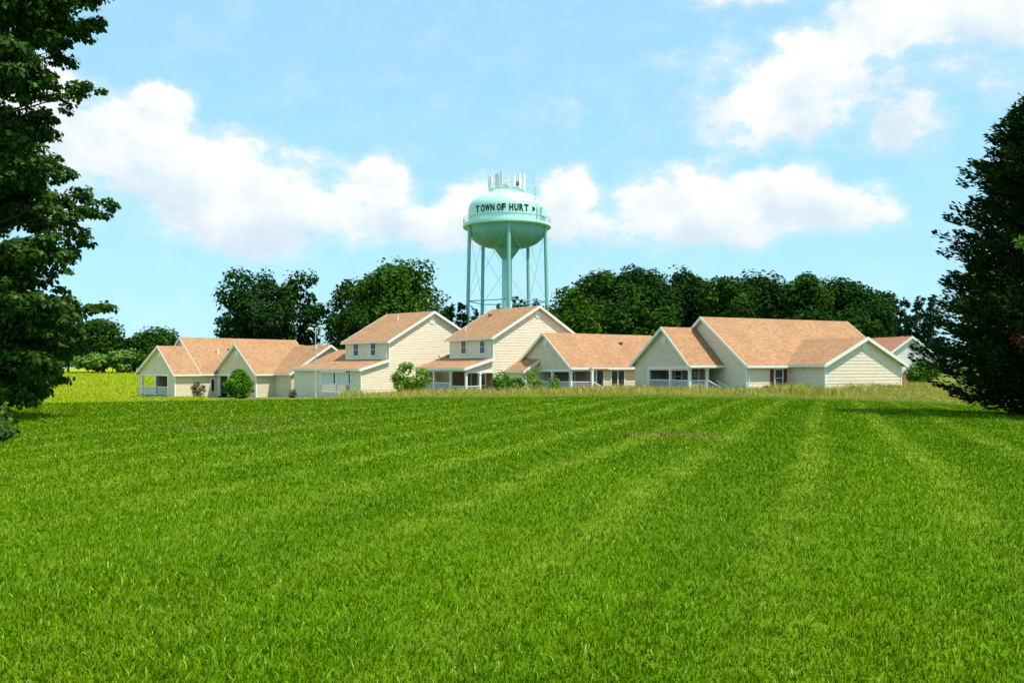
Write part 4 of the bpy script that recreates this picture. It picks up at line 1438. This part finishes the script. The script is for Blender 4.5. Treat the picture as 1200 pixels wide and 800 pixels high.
# --- big maple at the left margin
def maple(x, y):
    rg = np.random.default_rng(31)
    z0 = gz(x, y)
    root = empty('maple_tree', (x, y, z0))
    tag(root, 'big leafy maple at the left edge with boughs hanging to the lawn', 'tree')
    # clumps along the side that is in view: px, py, half sizes px, depth offset
    cl = [(70, -60, 95, 60, 0), (30, 10, 60, 50, -1), (95, 22, 34, 26, .5), (70, 60, 30, 26, 1.0), (20, 80, 46, 42, -2), (98, 108, 26, 18, .3), (60, 132, 30, 16, .8),
          (18, 150, 46, 42, 1), (30, 190, 40, 34, -1), (62, 205, 30, 22, .2), (105, 240, 32, 24, .4), (68, 236, 34, 26, -.8), (20, 245, 50, 46, 1),
          (92, 285, 28, 17, .2), (45, 285, 40, 30, -1.5), (10, 320, 55, 46, 0), (62, 318, 22, 16, 1.2), (40, 352, 48, 22, -1.2), (88, 357, 34, 12, .2), (116, 358, 22, 7, .1), (60, 352, 40, 16, .3), (95, 366, 24, 8, .4), (75, 110, 26, 16, 0), (55, 100, 26, 20, .6), (80, 265, 30, 20, .5), (58, 300, 34, 18, 0), (45, 335, 34, 14, .6), (84, 392, 22, 14, .2), (55, 410, 34, 20, .5), (48, 445, 34, 18, .6), (28, 455, 34, 18, -.4), (20, 370, 60, 40, 1.5), (25, 420, 50, 36, 1.5), (60, 405, 34, 26, 1.2), (70, 375, 36, 22, -.6), (30, 445, 40, 26, 1.2), (78, 425, 20, 14, .6),
          (15, 390, 56, 36, 0), (70, 385, 30, 20, 1), (92, 408, 22, 14, .4), (35, 425, 44, 26, -1), (62, 440, 20, 16, .5), (5, 448, 46, 30, 1), (30, 466, 20, 12, -.5), (10, 470, 30, 14, .5), (48, 462, 22, 9, .2), (-12, 490, 30, 20, -3),
          (-5, 504, 26, 15, -6), (-2, 500, 24, 14, -5.5), (4, 506, 22, 12, -6.5), (6, 510, 20, 11, -6.2)]
    blobs = []
    for (px, py, rx, ry, dy) in cl:
        Yd = y + dy * 1.3
        X_, Z_ = px_at(px, Yd) - x, EYE + (430 - py) * Yd / 1000 - z0
        s = Yd / 1000
        # break every clump into sprays
        n = max(5, int(rx * ry / 60))
        for k in range(n):
            d = rg.normal(size=3); d /= np.linalg.norm(d); rr = rg.random() ** .4
            b = min(.85, max(.22, .38 * math.sqrt(rx * ry) * s)) * rg.uniform(.6, 1.2)
            blobs.append((X_ + d[0] * rr * max(.05, rx * s - b * .8), dy * 1.3 + d[1] * rr * rx * s * .9, Z_ + d[2] * rr * max(.03, ry * s - b * .5), b, b, b * .5))
    # the rest of the crown, outside the frame
    for k in range(110):
        d = rg.normal(size=3); d /= np.linalg.norm(d); rr = rg.random() ** .45
        b = rg.uniform(.8, 1.4)
        blobs.append((-1.5 + d[0] * rr * 5.0, d[1] * rr * 5.6, 8.7 + d[2] * rr * 7.4, b, b, b * .6))
    v, q = blob_leaves(blobs, 85, .155, .85, rg, shell=.2, out=.5, rough=.35, up=-.15)
    np_mesh('crown', v, q, FO['maple'], root, rg.random(len(q)))
    m = MB()
    m.tube([(-1, 0, -.4), (-1, 0, 1.0), (-1.05, .1, 5), (-.9, 0, 10), (-1, .1, 15.5)], [.62, .45, .38, .24, .04], 14)
    for k, (px, py, rx, ry, dy) in enumerate(cl):
        Yd = y + dy * 1.3
        e = Vector((px_at(px - rx * .15, Yd) - x, dy * 1.3, EYE + (430 - py) * Yd / 1000 - z0))
        zst = max(1.6, e.z - 1.5 - .25 * abs(e.x))
        p = Vector((-1, 0, min(zst, 14)))
        mid = p.lerp(e, .55) + Vector((0, 0, .35))
        m.tube([p, mid, e], [.09, .04, .006], 6)
        for s in range(2):
            c_ = mid.lerp(e, .2 + .3 * s)
            m.tube([c_, c_ + Vector((rg.uniform(.0, .3), rg.normal() * .4, rg.normal() * .2))], [.02, .006], 5)
    m.build('trunk', MT['bark'], root)


maple(-19.6, 28.0)


# ------------------------------------------------------------------ lawn blades and tall grass
def blades(name, xy, zb_, length, width, lean_dir, lean_amt, material, var, head=None):
    n = len(xy)
    P = np.stack([xy[:, 0], xy[:, 1], zb_ - .005], 1)
    a = rng.uniform(0, 2 * math.pi, n)
    side = np.stack([np.cos(a), np.sin(a), np.zeros(n)], 1)
    b = rng.uniform(0, 2 * math.pi, n)
    ln = np.stack([np.cos(b), np.sin(b), np.zeros(n)], 1) * rng.uniform(.2, 1.35, n)[:, None] + lean_dir * lean_amt
    up = np.array([0, 0, 1.0])
    L = length[:, None]; w = width[:, None] * .5
    p1 = P + up * L * .55 + ln * L * .18
    p2 = P + up * L * .85 + ln * L * .62
    v = np.stack([P - side * w, P + side * w, p1 + side * w * .9, p1 - side * w * .9, p2 + side * w * .2, p2 - side * w * .2], 1).reshape(-1, 3)
    i = np.arange(n) * 6
    q = np.concatenate([np.stack([i, i + 1, i + 2, i + 3], 1), np.stack([i + 3, i + 2, i + 4, i + 5], 1)])
    return np_mesh(name, v, q, material, None, np.concatenate([var, var]))


def sample_lawn(n, y0, y1, power):
    u = rng.random(n)
    e = 2 - power                          # pdf ~ y^(1-power)
    y = (y0 ** e + u * (y1 ** e - y0 ** e)) ** (1 / e)
    x = rng.uniform(-1, 1, n) * (.66 * y + 1.5)
    return x, y


n1 = 560000
x, y = sample_lawn(n1, 3.4, 52, 1.75)
clump = np.array([mnoise.noise(Vector((px * 1.7, py * 1.7, 0))) for px, py in zip(x[:1], y[:1])])
cl_ = .5 + .5 * np.sin(x * 5.3 + 2 * np.sin(y * 3.1)) * np.sin(y * 4.7 + 2 * np.sin(x * 2.3))
length = (.026 + .05 * rng.random(n1) ** 2.2 + .012 * cl_ + .05 * np.clip(np.sin(x * 2.1 + 3 * np.sin(y * 1.3)) * np.sin(y * 1.9 + 2 * np.sin(x * 1.1)) - .55, 0, 1) * rng.random(n1)) * np.clip(.8 + y / 60, .8, 1.3)
width = np.maximum(.0075, y * .0009) * rng.uniform(.55, 1.4, n1)
across = (x - STRIPE_K * y + 60.85) / 4.1
sgn = np.where((across % 1) < .5, 1.0, -1.0)
ld = np.stack([np.full(n1, STRIPE_K) * sgn, sgn, np.zeros(n1)], 1)
go = blades('lawn_grass', np.stack([x, y], 1), ground_z(x, y), length, width, ld, .12, MT['blade'], rng.random(n1))
tag(go, 'short mown green grass of the lawn', 'grass', kind='stuff')

# tall unmown grass beyond the crest, in front of the houses
n2 = 220000
y = 47.5 + 44 * rng.random(n2) ** 1.25
x = rng.uniform(-.36, .60, n2) * y + rng.normal(size=n2) * .6
kpx = x / y
edge = 49.0 + 1.6 * np.sin(x * .35) + 1.0 * np.sin(x * .9 + 1)
fade = sstep(-.27, -.10, kpx) * (1 - sstep(.50, .56, kpx))
keep = (y > edge) & (rng.random(n2) < .15 + .85 * fade) & (kpx > -.33)
x, y, fade = x[keep], y[keep], fade[keep]
cl_ = .5 + .5 * np.sin(x * 1.1 + 2 * np.sin(y * .5)) * np.sin(y * .8 + 2 * np.sin(x * .43))
length = (.16 + .36 * rng.random(len(x)) ** 1.4 + .40 * cl_) * (.35 + .65 * fade) * (.20 + 1.0 * sstep(50, 74, y)) * np.where(kpx[keep] > .2, .85, 1.0)
tg = blades('tall_grass', np.stack([x, y], 1), ground_z(x, y), length, rng.uniform(.02, .05, len(x)), np.array([.4, 0, 0]), .4, MT['tall'], rng.random(len(x)))
# taller weeds and seed heads in loose drifts
n4 = 16000
y4 = rng.uniform(60, 84, n4); x4 = rng.uniform(-.20, .50, n4) * y4
dr = np.sin(x4 * .9 + 1.7 * np.sin(y4 * .31)) + np.sin(x4 * .37 - y4 * .2)
k4 = dr + rng.normal(size=n4) * .4 > .55
x4, y4 = x4[k4], y4[k4]
wd_ = blades('tall_weeds', np.stack([x4, y4], 1), ground_z(x4, y4), rng.uniform(.5, 1.3, len(x4)), rng.uniform(.025, .06, len(x4)), np.array([.3, 0, 0]), .3, MT['tall'], rng.random(len(x4)))
tag(wd_, 'tall weeds and seed heads rising above the unmown grass', 'weeds', kind='stuff')
tag(tg, 'tall seeding tan grass left unmown in front of the houses', 'tall grass', kind='stuff')

# coarse grass of the hay field
n3 = 60000
y = 75 + 170 * rng.random(n3) ** 1.3
x = rng.uniform(-.75, -.36, n3) * y
fg = blades('hay_field_grass', np.stack([x, y], 1), ground_z(x, y), rng.uniform(.25, .5, n3), rng.uniform(.06, .14, n3), np.array([.4, 0, 0]), .3,
            mat('hay_grass', (.28, .33, .03), .8, .0, lambda t, b: MIX(t, var_attr(t), (.25, .33, .010), (.43, .47, .035)), .25, (1.1, 1.1, .4)), rng.random(n3))
tag(fg, 'yellow green hay field grass left of the houses', 'field grass', kind='stuff')
